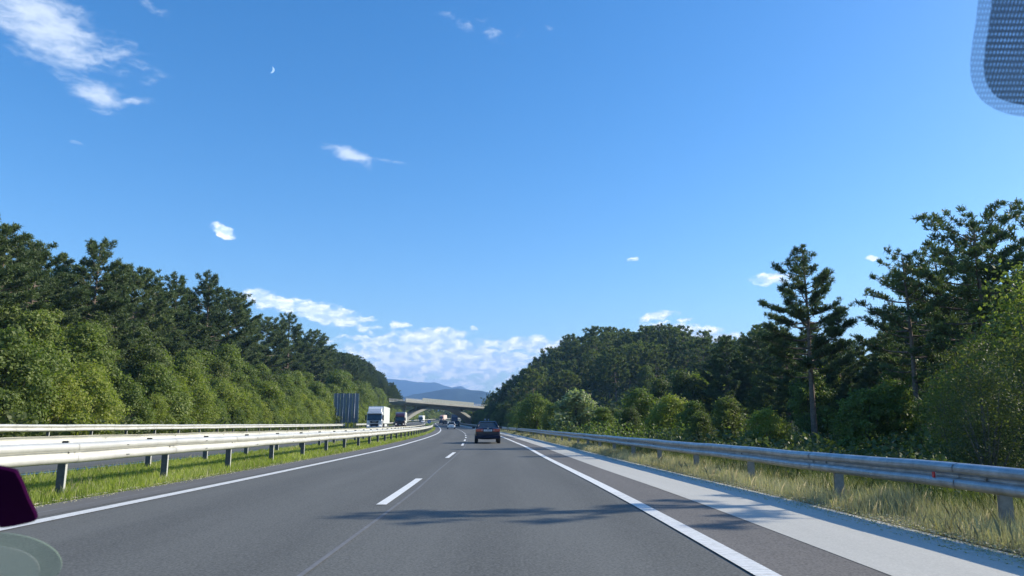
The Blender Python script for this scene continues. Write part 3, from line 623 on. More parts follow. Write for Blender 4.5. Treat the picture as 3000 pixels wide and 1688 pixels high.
# ---------------------------------------------------------------- grass
def grass(name, label, u0, u1, y0, y1, n, h0, h1, w, m, seed, ypow=2.2, clump=0., dens_edge=None):
    g = np.random.default_rng(seed); n0 = n
    y = y0 * (y1 / y0) ** (g.random(n) ** (1 / ypow * 1.6)); u = g.uniform(u0, u1, n)
    if clump:
        f = .5 + .5 * np.sin(u * 2.3 + 1.7 * np.sin(y * .9)) * np.cos(y * 1.3 + 1.1 * np.sin(u * 3.1)); keep = g.random(n) < (1 - clump) + clump * f
        y, u, f = y[keep], u[keep], f[keep]; n = len(y)
    else: f = np.full(n, .6)
    un = np.where(u > 0, u * fac(y), u); x = L(y) + un; z = terr(x, y) - .03
    h = (h0 + (h1 - h0) * g.random(n)) * (.55 + .7 * f); ws = w * np.maximum(1, y / 16)
    a = g.uniform(0, 2 * PI, n); ln = g.uniform(.05, .55, n) * h; b = g.uniform(0, 2 * PI, n)
    p = np.stack([x, y, z], 1); s = np.stack([np.cos(a), np.sin(a), 0 * a], 1) * ws[:, None] * .5
    mid = p + np.stack([np.cos(b) * ln * .35, np.sin(b) * ln * .35, h * .6], 1); tip = p + np.stack([np.cos(b) * ln, np.sin(b) * ln, h], 1)
    V = np.stack([p - s, p + s, mid + s * .8, tip, mid - s * .8], 1).reshape(-1, 3); i = np.arange(n)[:, None] * 5
    F = np.concatenate([i + np.array([[0, 1, 2, 4]]), i + np.array([[4, 2, 3, 3]])]) if False else i + np.array([[0, 1, 2, 3, 4]])
    t = np.repeat(np.clip(.55 * g.random(n) + .45 * (.5 + .5 * np.sin(y * .6 + u * 1.7)), 0, 1), 5)
    tag(add(name, npmesh(name, V, F, m, tint=t)), label, 'grass', kind='stuff')
grass('grass', 'short sunlit green grass on the median under the guard rails', -4.65, -1.2, 6.5, 220, 120000, .07, .20, .010, M_grass, 1)
grass('grass', 'rough green grass between the oncoming lanes and the left guard rail', -18.5, -15.5, 20, 260, 40000, .10, .30, .02, M_grass, 2)
grass('dry_grass', 'pale dry roadside grass under the right guard rail', 9.82, 12.8, 4.5, 160, 300000, .05, .34, .005, M_dry, 3, clump=.85)
grass('dry_grass', 'tan grass stems mixed into the green grass of the median', -4.6, -1.15, 6.5, 160, 14000, .08, .24, .006, M_dry, 11, clump=.8)
def litter(label, u0, u1, n, seed, m):
    g = np.random.default_rng(seed); y = 4.5 * (60 / 4.5) ** g.random(n); uu = np.clip(g.normal((u0 + u1) / 2, (u1 - u0) / 3, n), u0 - .1, u1 + .1); x = L(y) + np.where(uu > 0, uu * fac(y), uu)
    zz = np.where((uu > -1.15) & (uu < 9.7), rise(y) + .014, terr(x, y) + .03); C = np.stack([x, y, zz], 1)
    tag(add('litter', leaves('litter', C, np.tile([0., 0, 1.], (n, 1)), .014 , m, g.random(n), flat=.35)), label, 'litter', kind='stuff')
litter('dry grit and stalks along the right shoulder edge', 9.45, 10.1, 16000, 5, M_dry)
litter('dry bits along the median grass edge', -1.35, -1.0, 7000, 6, M_dry)
grass('weeds', 'green weeds mixed in the dry grass behind the right guard rail', 10.8, 14.5, 5, 120, 70000, .12, .50, .010, M_under, 4, clump=.7)

# ---------------------------------------------------------------- overpass bridge
def bridge():
    A = Vector((-40.5, 275)); B = Vector((-13.5, 309)); dv = B - A; ln = dv.length; ang = math.atan2(dv.y, dv.x)
    t = thing('road_bridge', 'concrete arch bridge carrying a road over the motorway', 'bridge', (A.x, A.y, 0), ang)
    za, zb = 9.9, 8.35; zt = lambda s: za + (zb - za) * s / ln; W2 = 4.2
    def slab(name, s0, s1, top, bot, y0, y1, m, n=24, **kw):
        b = MB(); pr = [(s0 + (s1 - s0) * i / n, top(s0 + (s1 - s0) * i / n)) for i in range(n + 1)] + [(s0 + (s1 - s0) * i / n, bot(s0 + (s1 - s0) * i / n)) for i in range(n, -1, -1)]
        k = n + 1
        for i in range(n):
            q = [pr[i], pr[i + 1], pr[2 * k - 2 - i], pr[2 * k - 1 - i]]
            b.poly([(a, y0, c) for a, c in q] + [(a, y1, c) for a, c in q], [(0, 1, 2, 3), (7, 6, 5, 4), (0, 4, 5, 1), (3, 2, 6, 7)] + ([(0, 3, 7, 4)] if i == 0 else []) + ([(1, 5, 6, 2)] if i == n - 1 else []), m)
        return b.obj(name, t)
    slab('deck', -1.5, ln + 6, lambda s: zt(s) - .16, lambda s: zt(s) - .75, -W2, W2, M_concrete)
    slab('girder', -1.4, ln + 6, lambda s: zt(s) - .753, lambda s: zt(s) - 1.25, -W2 + 1.1, W2 - 1.1, M_concrete)
    slab('parapet_kerb', -1.5, ln + 6, lambda s: zt(s) + .20, lambda s: zt(s) - .50, -W2 - .25, -W2 - .003, M_concrete)
    slab('parapet_kerb', -1.5, ln + 6, lambda s: zt(s) + .20, lambda s: zt(s) - .50, W2 + .003, W2 + .25, M_concrete)
    mid = ln * .47; half = ln * .47
    arch = lambda s: min(zt(s) - 1.26, zt(s) - 1.26 + .9 - 6.2 * ((s - mid) / half) ** 2)
    th = lambda s: .45 + .9 * abs((s - mid) / half)
    slab('arch', mid - half, mid + half, arch, lambda s: arch(s) - th(s), -2.4, 2.4, M_concrete, 40)
    for s in (mid - half * .62, mid + half * .62):
        b = MB(); z1 = zt(s) - 1.255; z0 = arch(s) - .2
        b.box((s, 0, (z0 + z1) / 2), (.45, 1.2, z1 - z0), M_concrete); b.obj('column', t)
    for s, d in ((.5, 3.2), (ln - 1.5, -3.0)):
        b = MB(); b.box((s + d / 2, 0, zt(s) - 1.26 - 2.4), (.5, 1.2, 5.6), M_concrete); o = b.obj('column', t)
    Ms = mat('screen_metal', (.27, .30, .28), .6, .3); 
    for yy_ in (-W2 - .12, W2 + .12):
        b = MB(); s = -1.5
        while s < ln + 6:
            b.box((s, yy_, zt(s) + .57), (.06, .06, .8), M_galv); s += 2
        for hh in (.45, .7, .95): b.tube([(-1.5, yy_, zt(-1.5) + hh), (ln + 6, yy_, zt(ln + 6) + hh)], .035, M_galv, 5)
        b.obj('handrail', t)
        b = MB(); s = 7
        while s < ln - 9:
            b.box((s, yy_, zt(s) + .85), (.08, .07, 1.3), M_galv)
            b.box((s + .75, yy_ - .03, zt(s) + .87), (1.34, .012, 1.15), Ms)
            s += 1.5
        b.obj('safety_screen', t)
    return t
bridge()

# ---------------------------------------------------------------- large road sign seen from behind
def bigsign():
    x, y = -29.9, 137.; z = float(terr(x, y)); t = thing('road_sign', 'large grey road sign seen from behind on lattice posts beside the left guard rail', 'road sign', (x, y, z), .10)
    Mp = mat('sign_back_metal', (.16, .20, .25), .5, .3, noise=1.5, var=.12); W_, H_ = 4.3, 5.2; z0 = 1.25
    for i in range(4):
        b = MB(); b.box((-W_ / 2 + W_ / 8 + i * W_ / 4, 0, z0 + H_ / 2), (W_ / 4 - .05, .04, H_), Mp)
        for k in range(3): b.box((-W_ / 2 + W_ / 8 + i * W_ / 4, -.045, z0 + .8 + 1.75 * k), (W_ / 4 - .05, .05, .07), Mp)
        b.obj('panel', t)
    b = MB(); b.box((W_ / 2 + .06, 0, z0 + H_ / 2), (.10, .10, H_), M_galv); b.box((-W_ / 2 - .06, 0, z0 + H_ / 2), (.10, .10, H_), M_galv); b.obj('frame', t)
    for i in range(4):
        px = -W_ / 2 + W_ * (.14 + .24 * i); b = MB()
        b.tube([(px, -.16, -.3), (px, -.16, z0 + H_ + .1)], .05, M_galv, 6)
        b.tube([(px, -1.35, -.3), (px, -.16, z0 + 3.4)], .045, M_galv, 6)
        b.tube([(px, -.16, .4), (px, -.85, 1.6)], .03, M_galv, 5); b.obj('post', t)
    b = MB(); b.box((0, -1.0, .12), (W_ + .8, 1.6, .5), M_concrete); b.obj('base', t)
bigsign()
def bluesign(x, y, label, h=1.9, pw=.85, ph=.8, plate=(.01, .12, .50), kind=0):
    z = float(terr(x, y)); t = thing('road_sign', label, 'road sign', (x, y, z), .1)
    b = MB(); b.tube([(0, .04, -.3), (0, .04, h)], .045, M_galv, 8); b.obj('post', t)
    b = MB(); n = 24
    if kind == 0: b.tube([(0, -.02, h - ph / 2), (0, .01, h - ph / 2)], pw / 2, mat('sign_face' + str(plate), plate, .35), n)
    else: b.box((0, 0, h - ph / 2), (pw, .03, ph), mat('sign_face' + str(plate), plate, .35))
    o = b.obj('plate', t)
    b = MB(); Mw = mat('white_sign_paint', (.8, .8, .8), .4); c = h - ph / 2
    if kind == 0: b.prism([(-.20, c + .14), (-.12, c + .20), (.10, c - .06), (.10, c + .08), (.18, c + .08), (.18, c - .20), (-.12, c - .20), (-.12, c - .12), (.03, c - .12)], -.034, -.028, Mw, 'y')
    elif kind == 1: b.prism([(-pw * .36, c + ph * .32), (pw * .36, c + ph * .32), (0, c - ph * .36)], -.026, -.018, Mw, 'y')
    else: b.prism([(0, c + ph * .4), (pw * .3, c + ph * .1), (pw * .1, c + ph * .1), (pw * .1, c - ph * .4), (-pw * .1, c - ph * .4), (-pw * .1, c + ph * .1), (-pw * .3, c + ph * .1)], -.026, -.018, Mw, 'y')
    b.obj('symbol', t)
bluesign(-22.7, 209, 'blue round keep-right sign on a pole where the median rail ends', 2.0, .95, .95)
bluesign(-6.3, 178.5, 'small blue sign with a white triangle seen over the sedan roof', 2.35, .55, .5, (.03, .04, .06), 1)
bluesign(-5.5, 178.5, 'small blue sign with a white arrow seen over the sedan roof', 2.35, .42, .5, (.03, .04, .06), 2)

# ---------------------------------------------------------------- vehicles
def wheel(parent, x, y, r, w, sx):
    b = MB(); n = 20; b.tube([(x - w / 2, y, r), (x - w / 2 + .03, y, r), (x + w / 2 - .03, y, r), (x + w / 2, y, r)], [r * .93, r, r, r * .93], M_black, n); o = b.obj('wheel', parent)
    b = MB(); b.tube([(x + sx * (w / 2 - .02), y, r), (x + sx * (w / 2 + .012), y, r)], r * .6, M_galv, 12); b.obj('rim', o); return o
def loft(secs, m, name, parent, sub=1, smooth=True):
    """secs: list of rings (same length); closed with end caps."""
    b = MB(); n = len(secs[0]); pts = [p for s in secs for p in s]
    fs = [(i * n + k, i * n + (k + 1) % n, (i + 1) * n + (k + 1) % n, (i + 1) * n + k) for i in range(len(secs) - 1) for k in range(n)]
    fs += [tuple(range(n)), tuple((len(secs) - 1) * n + k for k in range(n))[::-1]]
    b.poly(pts, fs, m); o = b.obj(name, parent, smooth=smooth)
    if sub:
        md = o.modifiers.new('s', 'SUBSURF'); md.levels = sub; md.render_levels = sub
    return o
def textmesh(txt, size, m):
    c = bpy.data.curves.new('t', 'FONT'); c.body = txt; c.size = size; c.align_x = 'CENTER'; c.align_y = 'CENTER'; c.extrude = .002
    o = bpy.data.objects.new('t', c); me = bpy.data.meshes.new_from_object(o); bpy.data.objects.remove(o); me.materials.clear(); me.materials.append(m); return me
def car(name, label, cat, x, y, col, w=1.7, h=1.42, ln=4.5, belt=.92, style='sedan', plate='', face=1, light=(.24, .008, .010), group=None, sc=1.):
    """local: rear end at y=0, nose at +ln."""
    z = float(rise(y)); t = thing(name, label, cat, (x, y, z), tang(y) + (0 if face > 0 else PI), group); t.scale = (sc,) * 3
    mb = mat('paint_' + name + str(round(col[0], 3)), col, .35, .0, coat=.25, spec=.3); Mg = M_glass; hw = w / 2
    deck = belt + .03 if style == 'sedan' else belt
    st = [(0, .36, deck - .10, hw * .86), (.05, .30, deck - .03, hw * .93), (.35, .26, deck, hw * .985), (1.0, .24, deck + .0, hw), (2.3, .22, belt, hw), (3.2, .24, belt - .02, hw), (ln - .75, .24, belt - .10, hw * .97), (ln - .15, .28, belt - .24, hw * .9), (ln, .34, belt - .34, hw * .8)]
    rings = []
    for (yy_, zb, zt_, ww) in st:
        r = [(-ww * .90, zb), (-ww * .985, zb + .12), (-ww, zb + (zt_ - zb) * .55), (-ww * .955, zt_ - .10), (-ww * .86, zt_ - .01), (0, zt_ + .025)]
        r = r + [(-a, b_) for a, b_ in r[-2::-1]]; rings.append([(a, yy_, b_) for a, b_ in r])
    body = loft(rings, mb, 'body', t, 1)
    # greenhouse
    if style == 'sedan': gy = [(.55, 1.18, 2.55, 3.45)]
    else: gy = [(.10, .50, 2.5, 3.4)]
    a0, a1, a2, a3 = gy[0]; zt_ = h; zb = belt - .04; wb, wt = (hw * .84, hw * .60) if style == 'sedan' else (hw * .90, hw * .69)
    b = MB(); b.poly([(-wb, a0, zb), (wb, a0, zb), (wb, a3, zb - .03), (-wb, a3, zb - .03), (-wt, a1, zt_ - .06), (wt, a1, zt_ - .06), (wt * .98, a2, zt_ - .06), (-wt * .98, a2, zt_ - .06)], [(0, 1, 5, 4), (1, 2, 6, 5), (2, 3, 7, 6), (3, 0, 4, 7), (4, 5, 6, 7)], Mg); b.obj('windows', t)
    b = MB(); e = .02
    rt = [(-wt - e, a1 - .03), (wt + e, a1 - .03), (wt + e, a2 + .05), (-wt - e, a2 + .05)]
    b.prism(rt, zt_ - .075, zt_ - .01, mb, 'z'); b.obj('roof', t, bevel=.025, seg=3, smooth=True)
    for sx in (-1, 1):
        b = MB()
        for (ya, yb_) in ((a0 - .01, a1), (a3 + .01, a2)):
            b.tube([(sx * (wb + .01), ya, zb), (sx * (wt + .01), yb_, zt_ - .05)], [.075, .05], mb, 6)
        for f in (.36, .66) if style == 'sedan' else (.4, .7): 
            b.tube([(sx * (wb + .006), a0 + (a3 - a0) * f, zb), (sx * (wt + .006), a1 + (a2 - a1) * (f - .05), zt_ - .05)], .03, mb if style != 'sedan' else M_black, 6)
        b.obj('pillars', t, smooth=True)
        b = MB(); b.box((sx * (hw + .10), a3 - .35, belt + .02), (.20, .12, .14), mb); b.obj('mirror', t, bevel=.03)
        b = MB()
        if style == 'sedan': b.box((sx * hw * .66, -.015, deck - .18), (hw * .54, .09, .17), mat('tail_lamp_red', light, .2, coat=1, emit=(.6, .01, .02, .03)))
        else: b.box((sx * hw * .78, .0, belt - .10), (hw * .30, .12, .17), mat('tail_lamp_dark', (.12, .02, .02), .2))
        lo = b.obj('tail_lamp', t, bevel=.02)
        if style == 'sedan':
            b = MB(); b.box((sx * hw * .45, -.064, deck - .18), (.13, .012, .10), mat('lamp_clear', (.40, .16, .18), .25)); b.box((sx * hw * .74, -.064, deck - .17), (.16, .012, .05), mat('lamp_pale_red', (.45, .07, .07), .25)); b.obj('lamp_lens', lo)
    for yy_ in (.95, ln - .9):
        for sx in (-1, 1): wheel(t, sx * (hw - .10), yy_, .31, .22, sx)
    b = MB(); b.box((0, -.03, .42), (w * .97, .22, .20), mat('bumper_' + name, tuple(c * .9 for c in col), .6, spec=.2)); b.obj('bumper', t, bevel=.05, seg=3)
    b = MB(); pm = mat('number_plate', (.62, .64, .70), .4); b.box((0, -.052 if style == 'sedan' else -.06, deck - .19 if style == 'sedan' else .68), (.54, .02, .125), pm); pl = b.obj('number_plate', t)
    if plate:
        tx = add('lettering', textmesh(plate, .105, mat('plate_ink', (.03, .03, .06), .5)), pl); tx.location = (0, -.066, deck - .19); tx.rotation_euler = (PI / 2, 0, 0)
    if style == 'sedan':
        b = MB(); b.tube([(0, -.02, deck - .055), (0, -.002 + .02, deck - .055)], .035, M_chrome, 10); b.obj('badge', t)
        b = MB(); b.tube([(-wt, a1 - .035, zt_ - .035), (wt, a1 - .035, zt_ - .035)], .018, M_chrome, 6); b.obj('rear_window_trim', t)
    else:
        b = MB(); b.box((0, a0 + .10, zt_ - .06), (w * .62, .25, .04), mb); b.obj('spoiler', t)
    return t
def truck(name, label, x, y, cab, trailer, cabw=2.5, cabh=3.75, glassc=None, face=-1, ln=13.6, word='', dark_front=None, group='lorries on the oncoming lanes', trh=4.0, rearcol=None, deflect=True):
    z = float(rise(y)) + float(bank(max(-16, x - float(L(y))))); t = thing(name, label, 'lorry', (x, y, z), tang(y) + (0 if face < 0 else PI), group)
    mc = mat('cab_' + str([round(c, 2) for c in cab]), cab, .3, .1, coat=.6); mf = mat('front_' + str([round(c, 2) for c in (dark_front or cab)]), dark_front or cab, .3, .1, coat=.5)
    mt = mat('trailer_' + str([round(c, 2) for c in trailer]), trailer, .5, noise=.4, var=.05); hw = cabw / 2
    b = MB(); b.prism([(0, .35), (-.02, 1.5), (.10, 1.75), (.28, 2.75), (.42, 3.0), (2.25, 3.05), (2.25, .75), (1.7, .75), (1.7, .35)], -hw, hw, mc); b.obj('cab', t, bevel=.07, seg=3, smooth=False)
    if deflect:
        b = MB(); b.prism([(.38, 3.0), (.75, cabh - .32), (1.5, cabh), (2.3, cabh), (2.3, 3.04)], -hw * .90, hw * .90, mc); b.obj('roof_spoiler', t, bevel=.08, seg=3)
    b = MB(); b.prism([(-.035, 1.62), (.085, 1.80), (.26, 2.66), (.31, 2.66), (.14, 1.62)], -hw * .93, hw * .93, M_glass); b.obj('windscreen', t)
    b = MB(); b.box((0, .12, 2.80), (cabw * .94, .55, .14), mf, rx=.15); b.obj('sun_visor', t, bevel=.03)
    b = MB(); b.prism([(-hw * .60, 1.52), (hw * .60, 1.52), (hw * .48, 1.18), (-hw * .48, 1.18)], -.065, .02, M_black, 'y'); b.prism([(-hw * .55, 1.06), (hw * .55, 1.06), (hw * .44, .52), (-hw * .44, .52)], -.075, .02, M_black, 'y'); gr = b.obj('grille', t)
    if word:
        tx = add('lettering', textmesh(word, .20, mat('badge_white', (.75, .78, .8), .3)), gr); tx.location = (0, -.07, 1.36); tx.rotation_euler = (PI / 2, 0, 0)
    b = MB(); b.box((0, -.03, .42), (cabw * .99, .35, .36), mf); bp = b.obj('bumper', t, bevel=.06, seg=2)
    b = MB(); b.box((0, -.22, .62), (.52, .02, .12), mat('number_plate', (.62, .64, .70), .4)); b.obj('number_plate', t)
    for sx in (-1, 1):
        b = MB(); b.box((sx * hw * .80, -.05, .78), (.34, .16, .20), mat('head_lamp', (.75, .76, .78), .15, emit=(1, .95, .85, .5))); b.obj('headlight', t, bevel=.03)
        b = MB(); b.box((sx * (hw + .17), .25, 2.05), (.22, .16, .85), M_black); b.box((sx * (hw + .06), .3, 2.3), (.2, .05, .05), M_black); b.obj('mirror', t, bevel=.03)
        b = MB(); b.prism([(.55, 1.75), (.62, 2.55), (1.35, 2.55), (1.35, 1.75)], sx * (hw + .004) - .004, sx * (hw + .004) + .004, M_glass); b.obj('side_window', t)
        for yy_ in (1.15, 4.6, ln - 1.5, ln - .2, ln + 1.1): wheel(t, sx * (hw - .17), yy_, .5, .32, sx)
    b = MB(); b.box((0, 2.75 + ln / 2, (1.15 + trh) / 2), (2.55, ln, trh - 1.15), mt); b.obj('trailer_box', t, bevel=.04)
    b = MB(); b.box((0, 2.6 + ln / 2, .98), (.9, ln, .28), M_black)
    for sx in (-1, 1): b.box((sx * 1.22, 2.6 + ln * .42, .82), (.04, ln * .38, .42), mt)
    b.obj('chassis', t)
    if rearcol:
        b = MB(); b.box((0, 2.75 + ln + .012, 2.0), (2.5, .02, 1.9), mat('rear_door_dark', rearcol, .5)); b.obj('rear_door', t)
    return t
car('sedan', 'old dark blue sedan with red tail lamps just ahead in the right lane', 'car', -1.58, 50.1, (.005, .010, .032), w=1.68, h=1.46, ln=4.5, belt=1.01, plate='ST 4807K')
car('estate_car', 'small white car in the left lane, right of the median rail end', 'car', -13.6, 171., (.85, .86, .87), w=1.8, h=1.62, ln=4.2, belt=1.02, style='hatch')
car('off_road_car', 'dark car in the shade behind the white car, half hidden on its right', 'car', -17.4, 240., (.012, .014, .02), w=1.9, h=1.85, ln=4.7, belt=1.1, style='hatch')
car('off_road_car', 'dark blue car in the bridge shade left of the white car', 'car', -28.3, 322., (.012, .016, .035), w=1.9, h=1.72, ln=4.5, belt=1.1, style='hatch')
car('off_road_car', 'farthest dark car in the bridge shade, leftmost of the queue', 'car', -34.0, 366., (.015, .02, .04), w=1.9, h=1.7, ln=4.5, belt=1.1, style='hatch')
car('white_car', 'tiny white car far off on the oncoming lanes beside the distant lorry', 'car', -48.5, 415., (.85, .86, .87), w=1.8, h=1.5, ln=4.4, belt=.95, style='hatch', face=-1)
truck('box_lorry', 'white lorry with a white box trailer coming closer on the oncoming lanes', -22.75, 126, (.62, .65, .68), (.60, .64, .60), word='TRALET', cabh=3.85)
truck('box_lorry', 'dark red lorry with a pale trailer behind the nearer white lorry', -29.7, 202, (.07, .018, .03), (.62, .64, .60), cabh=3.7, deflect=True)
truck('box_lorry', 'distant white lorry with a dark front left of the blue keep-right sign', -54.0, 450, (.62, .64, .62), (.70, .72, .68), dark_front=(.02, .02, .03), cabh=3.9)
truck('box_lorry', 'distant lorry with an orange-tinged white trailer on the far bend', -52.0, 560, (.60, .30, .22), (.72, .60, .52), cabh=3.8)
truck('box_lorry', 'dark blue lorry ahead on our lanes under the bridge', -26.5, 345, (.05, .08, .16), (.10, .15, .22), face=1, group=None, rearcol=(.03, .05, .11), trh=4.1).rotation_euler[2] = tang(345) + PI

# ---------------------------------------------------------------- mountains
def ridge(name, label, y, prof, depth, m, seed, amp):
    """prof: (x, height) crest points; the ridge falls to the plain on both sides."""
    g = np.random.default_rng(seed); xs = np.linspace(prof[0][0], prof[-1][0], 220); hc = np.interp(xs, [p[0] for p in prof], [p[1] for p in prof])
    rs = np.linspace(-1, 1, 41); X, T_ = np.meshgrid(xs, rs); Hh = np.tile(hc, (41, 1)) * (1 - np.abs(T_) ** 1.25)
    n = 0
    for k in range(1, 7):
        f = 2 ** k / (prof[-1][0] - prof[0][0]) * 3; a = g.uniform(0, 6, 4)
        n = n + np.sin(X * f * 6.28 + a[0] + 2 * np.sin(T_ * (1 + k) + a[1])) * np.cos(T_ * (1.5 * k) + a[2] + X * f * 3) / 2 ** (k * .8)
    Z = Hh + amp * n * (.25 + np.abs(T_)) * (1 - np.abs(T_)) * 1.6 + amp * .12 * n - 30 * np.abs(T_)
    V = np.stack([X, y + T_ * depth, Z], -1).reshape(-1, 3); i = (np.arange(40)[:, None] * 220 + np.arange(219)[None]).ravel()
    tag(add(name, npmesh(name, V, np.stack([i, i + 1, i + 221, i + 220], 1), m, smooth=True)), label, kind='structure')
M_mtn = mat('wooded_mountain', (.03, .05, .045), .95, noise=.012, var=.4, spec=.1)
k8 = 6000 / 2200.; k4 = 3000 / 2200.
ridge('mountain', 'farther pale blue mountain ridge', 6000, [((a - 1500) * k8, (1247 - b) * k8) for a, b in [(200, 1160), (700, 1120), (1000, 1108), (1120, 1112), (1188, 1120), (1221, 1126), (1261, 1129), (1280, 1126), (1324, 1137), (1348, 1131), (1378, 1142), (1450, 1158), (1700, 1170), (2300, 1160), (3000, 1180)]], 1100, M_mtn, 3, 32)
ridge('mountain', 'nearer darker blue mountain ridge', 3000, [((a - 1500) * k4, (1247 - b) * k4) for a, b in [(300, 1200), (900, 1190), (1150, 1172), (1207, 1159), (1253, 1148), (1302, 1141), (1362, 1141), (1403, 1144), (1500, 1160), (1800, 1185), (2600, 1190)]], 650, M_mtn, 4, 15)

# ---------------------------------------------------------------- moon
def moon():
    a, e, D = R(-19.04), R(25.33), 20000.; c = Vector((math.sin(a) * math.cos(e), math.cos(a) * math.cos(e), math.sin(e))) * D
    b = MB(); n = 24; r = D * .0046; pr = []
    for i in range(n + 1): th = -PI / 2 + PI * i / n; pr.append((math.cos(th) * r, math.sin(th) * r))
    for i in range(n, -1, -1): th = -PI / 2 + PI * i / n; pr.append((math.cos(th) * r * .45, math.sin(th) * r))
    N_ = n + 1
    for i in range(n):
        q = [pr[i], pr[i + 1], pr[2 * N_ - 2 - i], pr[2 * N_ - 1 - i]]
        b.poly([(u_, -2, v_) for u_, v_ in q] + [(u_, 2, v_) for u_, v_ in q], [(0, 1, 2, 3), (7, 6, 5, 4)], mat('moon_glow', (.4, .4, .4), .9, emit=(.22, .38, .62, 1.)))  # the moon's sunlit look is put in as emission
    o = b.obj('moon'); o.location = c; o.rotation_euler = (e * 0, R(-28) * 0 + R(12), -a); tag(o, 'pale crescent moon in the blue sky', kind='structure')
moon()
# ---------------------------------------------------------------- haze
hz = MB(); hz.box((0, 5500, 0), (16000, 13000, 2), M_ground)
hz = MB(); hz.box((0, 3500, 205), (12500, 7300, 430), M_ground); hm = bpy.data.materials.new('haze'); hm.use_nodes = True; t_ = hm.node_tree; t_.nodes.clear()
pv = N(t_, 'ShaderNodeVolumePrincipled'); pv.inputs['Color'].default_value = (.30, .56, 1, 1); pv.inputs['Density'].default_value = 2.1e-4; pv.inputs['Anisotropy'].default_value = .0
ho = N(t_, 'ShaderNodeOutputMaterial'); t_.links.new(pv.outputs[0], ho.inputs['Volume'])
h_ = tag(hz.obj('haze'), 'thin pale blue air between the camera and the mountains', 'haze', kind='stuff'); h_.data.materials.clear(); h_.data.materials.append(hm)

# ---------------------------------------------------------------- things and a reflection on the windscreen, half a metre ahead
CAMM = Matrix.Rotation(R(90 + 10.38), 4, 'X')
def inview(px, py, d): v = CAMM @ Vector(((px - 1500) / 2200, -(py - 844) / 2200, -1)) * d; return Vector((0, 0, 1.2)) + v
def plate3(name, outline, d, m, th=.002, bulge=None, label='', cat=''):
    """a thin real sheet lying in the raked plane of the windscreen at about d metres."""
    c = inview(sum(p[0] for p in outline) / len(outline), sum(p[1] for p in outline) / len(outline), d)
    nrm = Vector((0, math.sin(R(52)), math.cos(R(52)))); pts = []
    for (a, b_) in outline:
        dr = (inview(a, b_, 1.) - Vector((0, 0, 1.2))); tt = (c - Vector((0, 0, 1.2))).dot(nrm) / dr.dot(nrm); pts.append(Vector((0, 0, 1.2)) + dr * tt - c)
    b = MB(); n = len(pts); b.poly(pts + [p + nrm * th for p in pts], [tuple(range(n)), tuple(range(2 * n - 1, n - 1, -1))] + [(i, i + n, (i + 1) % n + n, (i + 1) % n) for i in range(n)], m)
    o = b.obj(name); o.location = c; return tag(o, label, cat) if cat else o
def alphamat(name, build):
    m = bpy.data.materials.new(name); m.use_nodes = True; t = m.node_tree; t.nodes.clear()
    col, al = build(t); d = N(t, 'ShaderNodeBsdfPrincipled', i_Roughness=.9); d.inputs['Specular IOR Level'].default_value = .03; tr = N(t, 'ShaderNodeBsdfTransparent'); mx = N(t, 'ShaderNodeMixShader')
    for s, v in ((d.inputs['Base Color'], col), (mx.inputs[0], al)):
        if isinstance(v, (tuple, float)): s.default_value = v
        else: t.links.new(v, s)
    t.links.new(tr.outputs[0], mx.inputs[1]); t.links.new(d.outputs[0], mx.inputs[2]); o = N(t, 'ShaderNodeOutputMaterial'); t.links.new(mx.outputs[0], o.inputs[0]); return m
def dots(pitch, a_on, a_off, col):
    def f(t):
        tc = N(t, 'ShaderNodeTexCoord'); sp = N(t, 'ShaderNodeSeparateXYZ'); t.links.new(tc.outputs['Object'], sp.inputs[0]); k = 2 * PI / pitch
        s1 = math_(t, 'SINE', math_(t, 'MULTIPLY', math_(t, 'ADD', sp.outputs[0], sp.outputs[1]), k)); s2 = math_(t, 'SINE', math_(t, 'MULTIPLY', math_(t, 'SUBTRACT', sp.outputs[0], sp.outputs[1]), k))
        s = math_(t, 'GREATER_THAN', math_(t, 'MULTIPLY', s1, s2), .30)
        return col, math_(t, 'MULTIPLY_ADD', s, a_off - a_on, a_on)
    return f
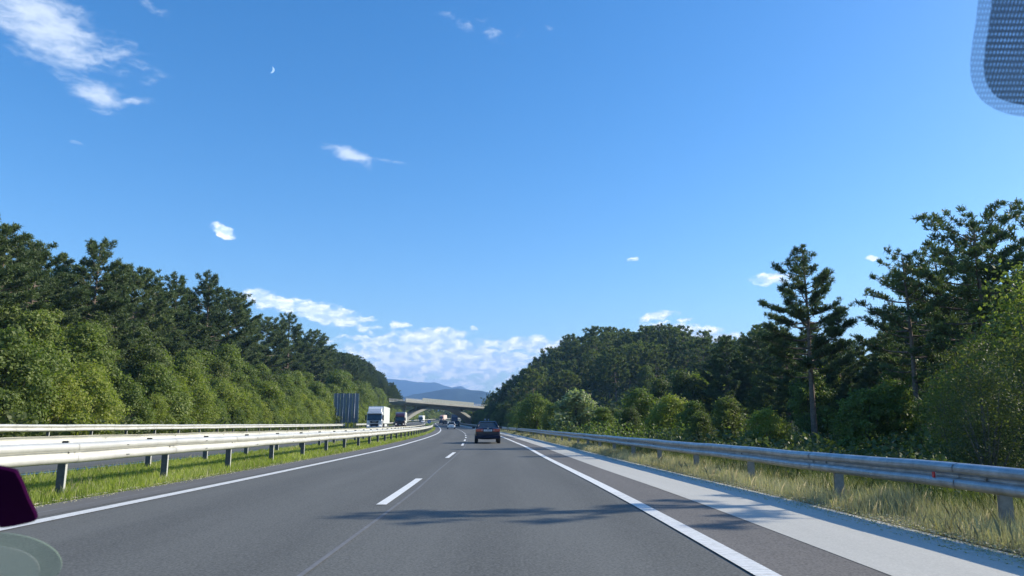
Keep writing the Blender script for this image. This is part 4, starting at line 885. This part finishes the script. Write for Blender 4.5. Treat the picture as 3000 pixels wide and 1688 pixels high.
def arc(pts):
    out = []
    for i in range(len(pts) - 1):
        for k in range(6): 
            t = k / 6; p0 = pts[max(i - 1, 0)]; p1 = pts[i]; p2 = pts[i + 1]; p3 = pts[min(i + 2, len(pts) - 1)]
            out.append(tuple(.5 * ((2 * p1[j]) + (-p0[j] + p2[j]) * t + (2 * p0[j] - 5 * p1[j] + 4 * p2[j] - p3[j]) * t * t + (-p0[j] + 3 * p1[j] - 3 * p2[j] + p3[j]) * t ** 3) for j in (0, 1)))
    return out + [pts[-1]]
Mf1 = alphamat('dotted_print_edge', dots(.0046, .26, .12, (.02, .03, .07, 1)))
Mf2 = alphamat('dotted_print', dots(.0050, .52, .14, (.022, .034, .062, 1)))
fr = plate3('dotted_screen_print', arc([(2875, -120), (2862, 40), (2846, 150), (2844, 220), (2862, 275), (2900, 312), (2960, 336), (3060, 350)]) + [(3400, 360), (3400, -120)], .52, Mf1, .0003, label='blue-grey dotted patch printed on the windscreen at the top right corner', cat='windscreen print')
f2 = plate3('dense_dots', arc([(2920, -120), (2902, 40), (2886, 150), (2884, 215), (2905, 268), (2950, 298), (3060, 318)]) + [(3380, 330), (3380, -120)], .515, Mf2, .0003)
f2.parent = fr; f2.location = f2.location - fr.location
plate3('purple_tag', arc([(-160, 1350), (20, 1378), (52, 1400), (80, 1465), (103, 1515), (92, 1530), (10, 1546), (-4, 1536), (-30, 1480), (-160, 1440)]), .50, mat('dark_purple_plastic', (.022, .0008, .024), .9, spec=.05), .003, label='dark purple tag hanging at the left edge of the windscreen', cat='tag')
def ell(cx, cy, rx, ry, n=40): return [(cx + rx * math.cos(2 * PI * i / n), cy - ry * math.sin(2 * PI * i / n)) for i in range(n)]
rf0 = plate3('round_reflection', ell(-15, 1655, 195, 92), .50, alphamat('reflection_green', lambda t: ((.40, .56, .40, 1), .20)), .001, label='disc imitating a faint round green reflection on the windscreen at the lower left corner', cat='reflection')  # tinted disc made to imitate a round reflection in the glass
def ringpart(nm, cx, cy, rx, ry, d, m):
    o = plate3(nm, ell(cx, cy, rx, ry), d, m, .0006); o.parent = rf0; o.location = o.location - rf0.location
ringpart('reflection_centre', -20, 1668, 135, 66, .496, alphamat('reflection_grey', lambda t: ((.80, .80, .72, 1), .16)))
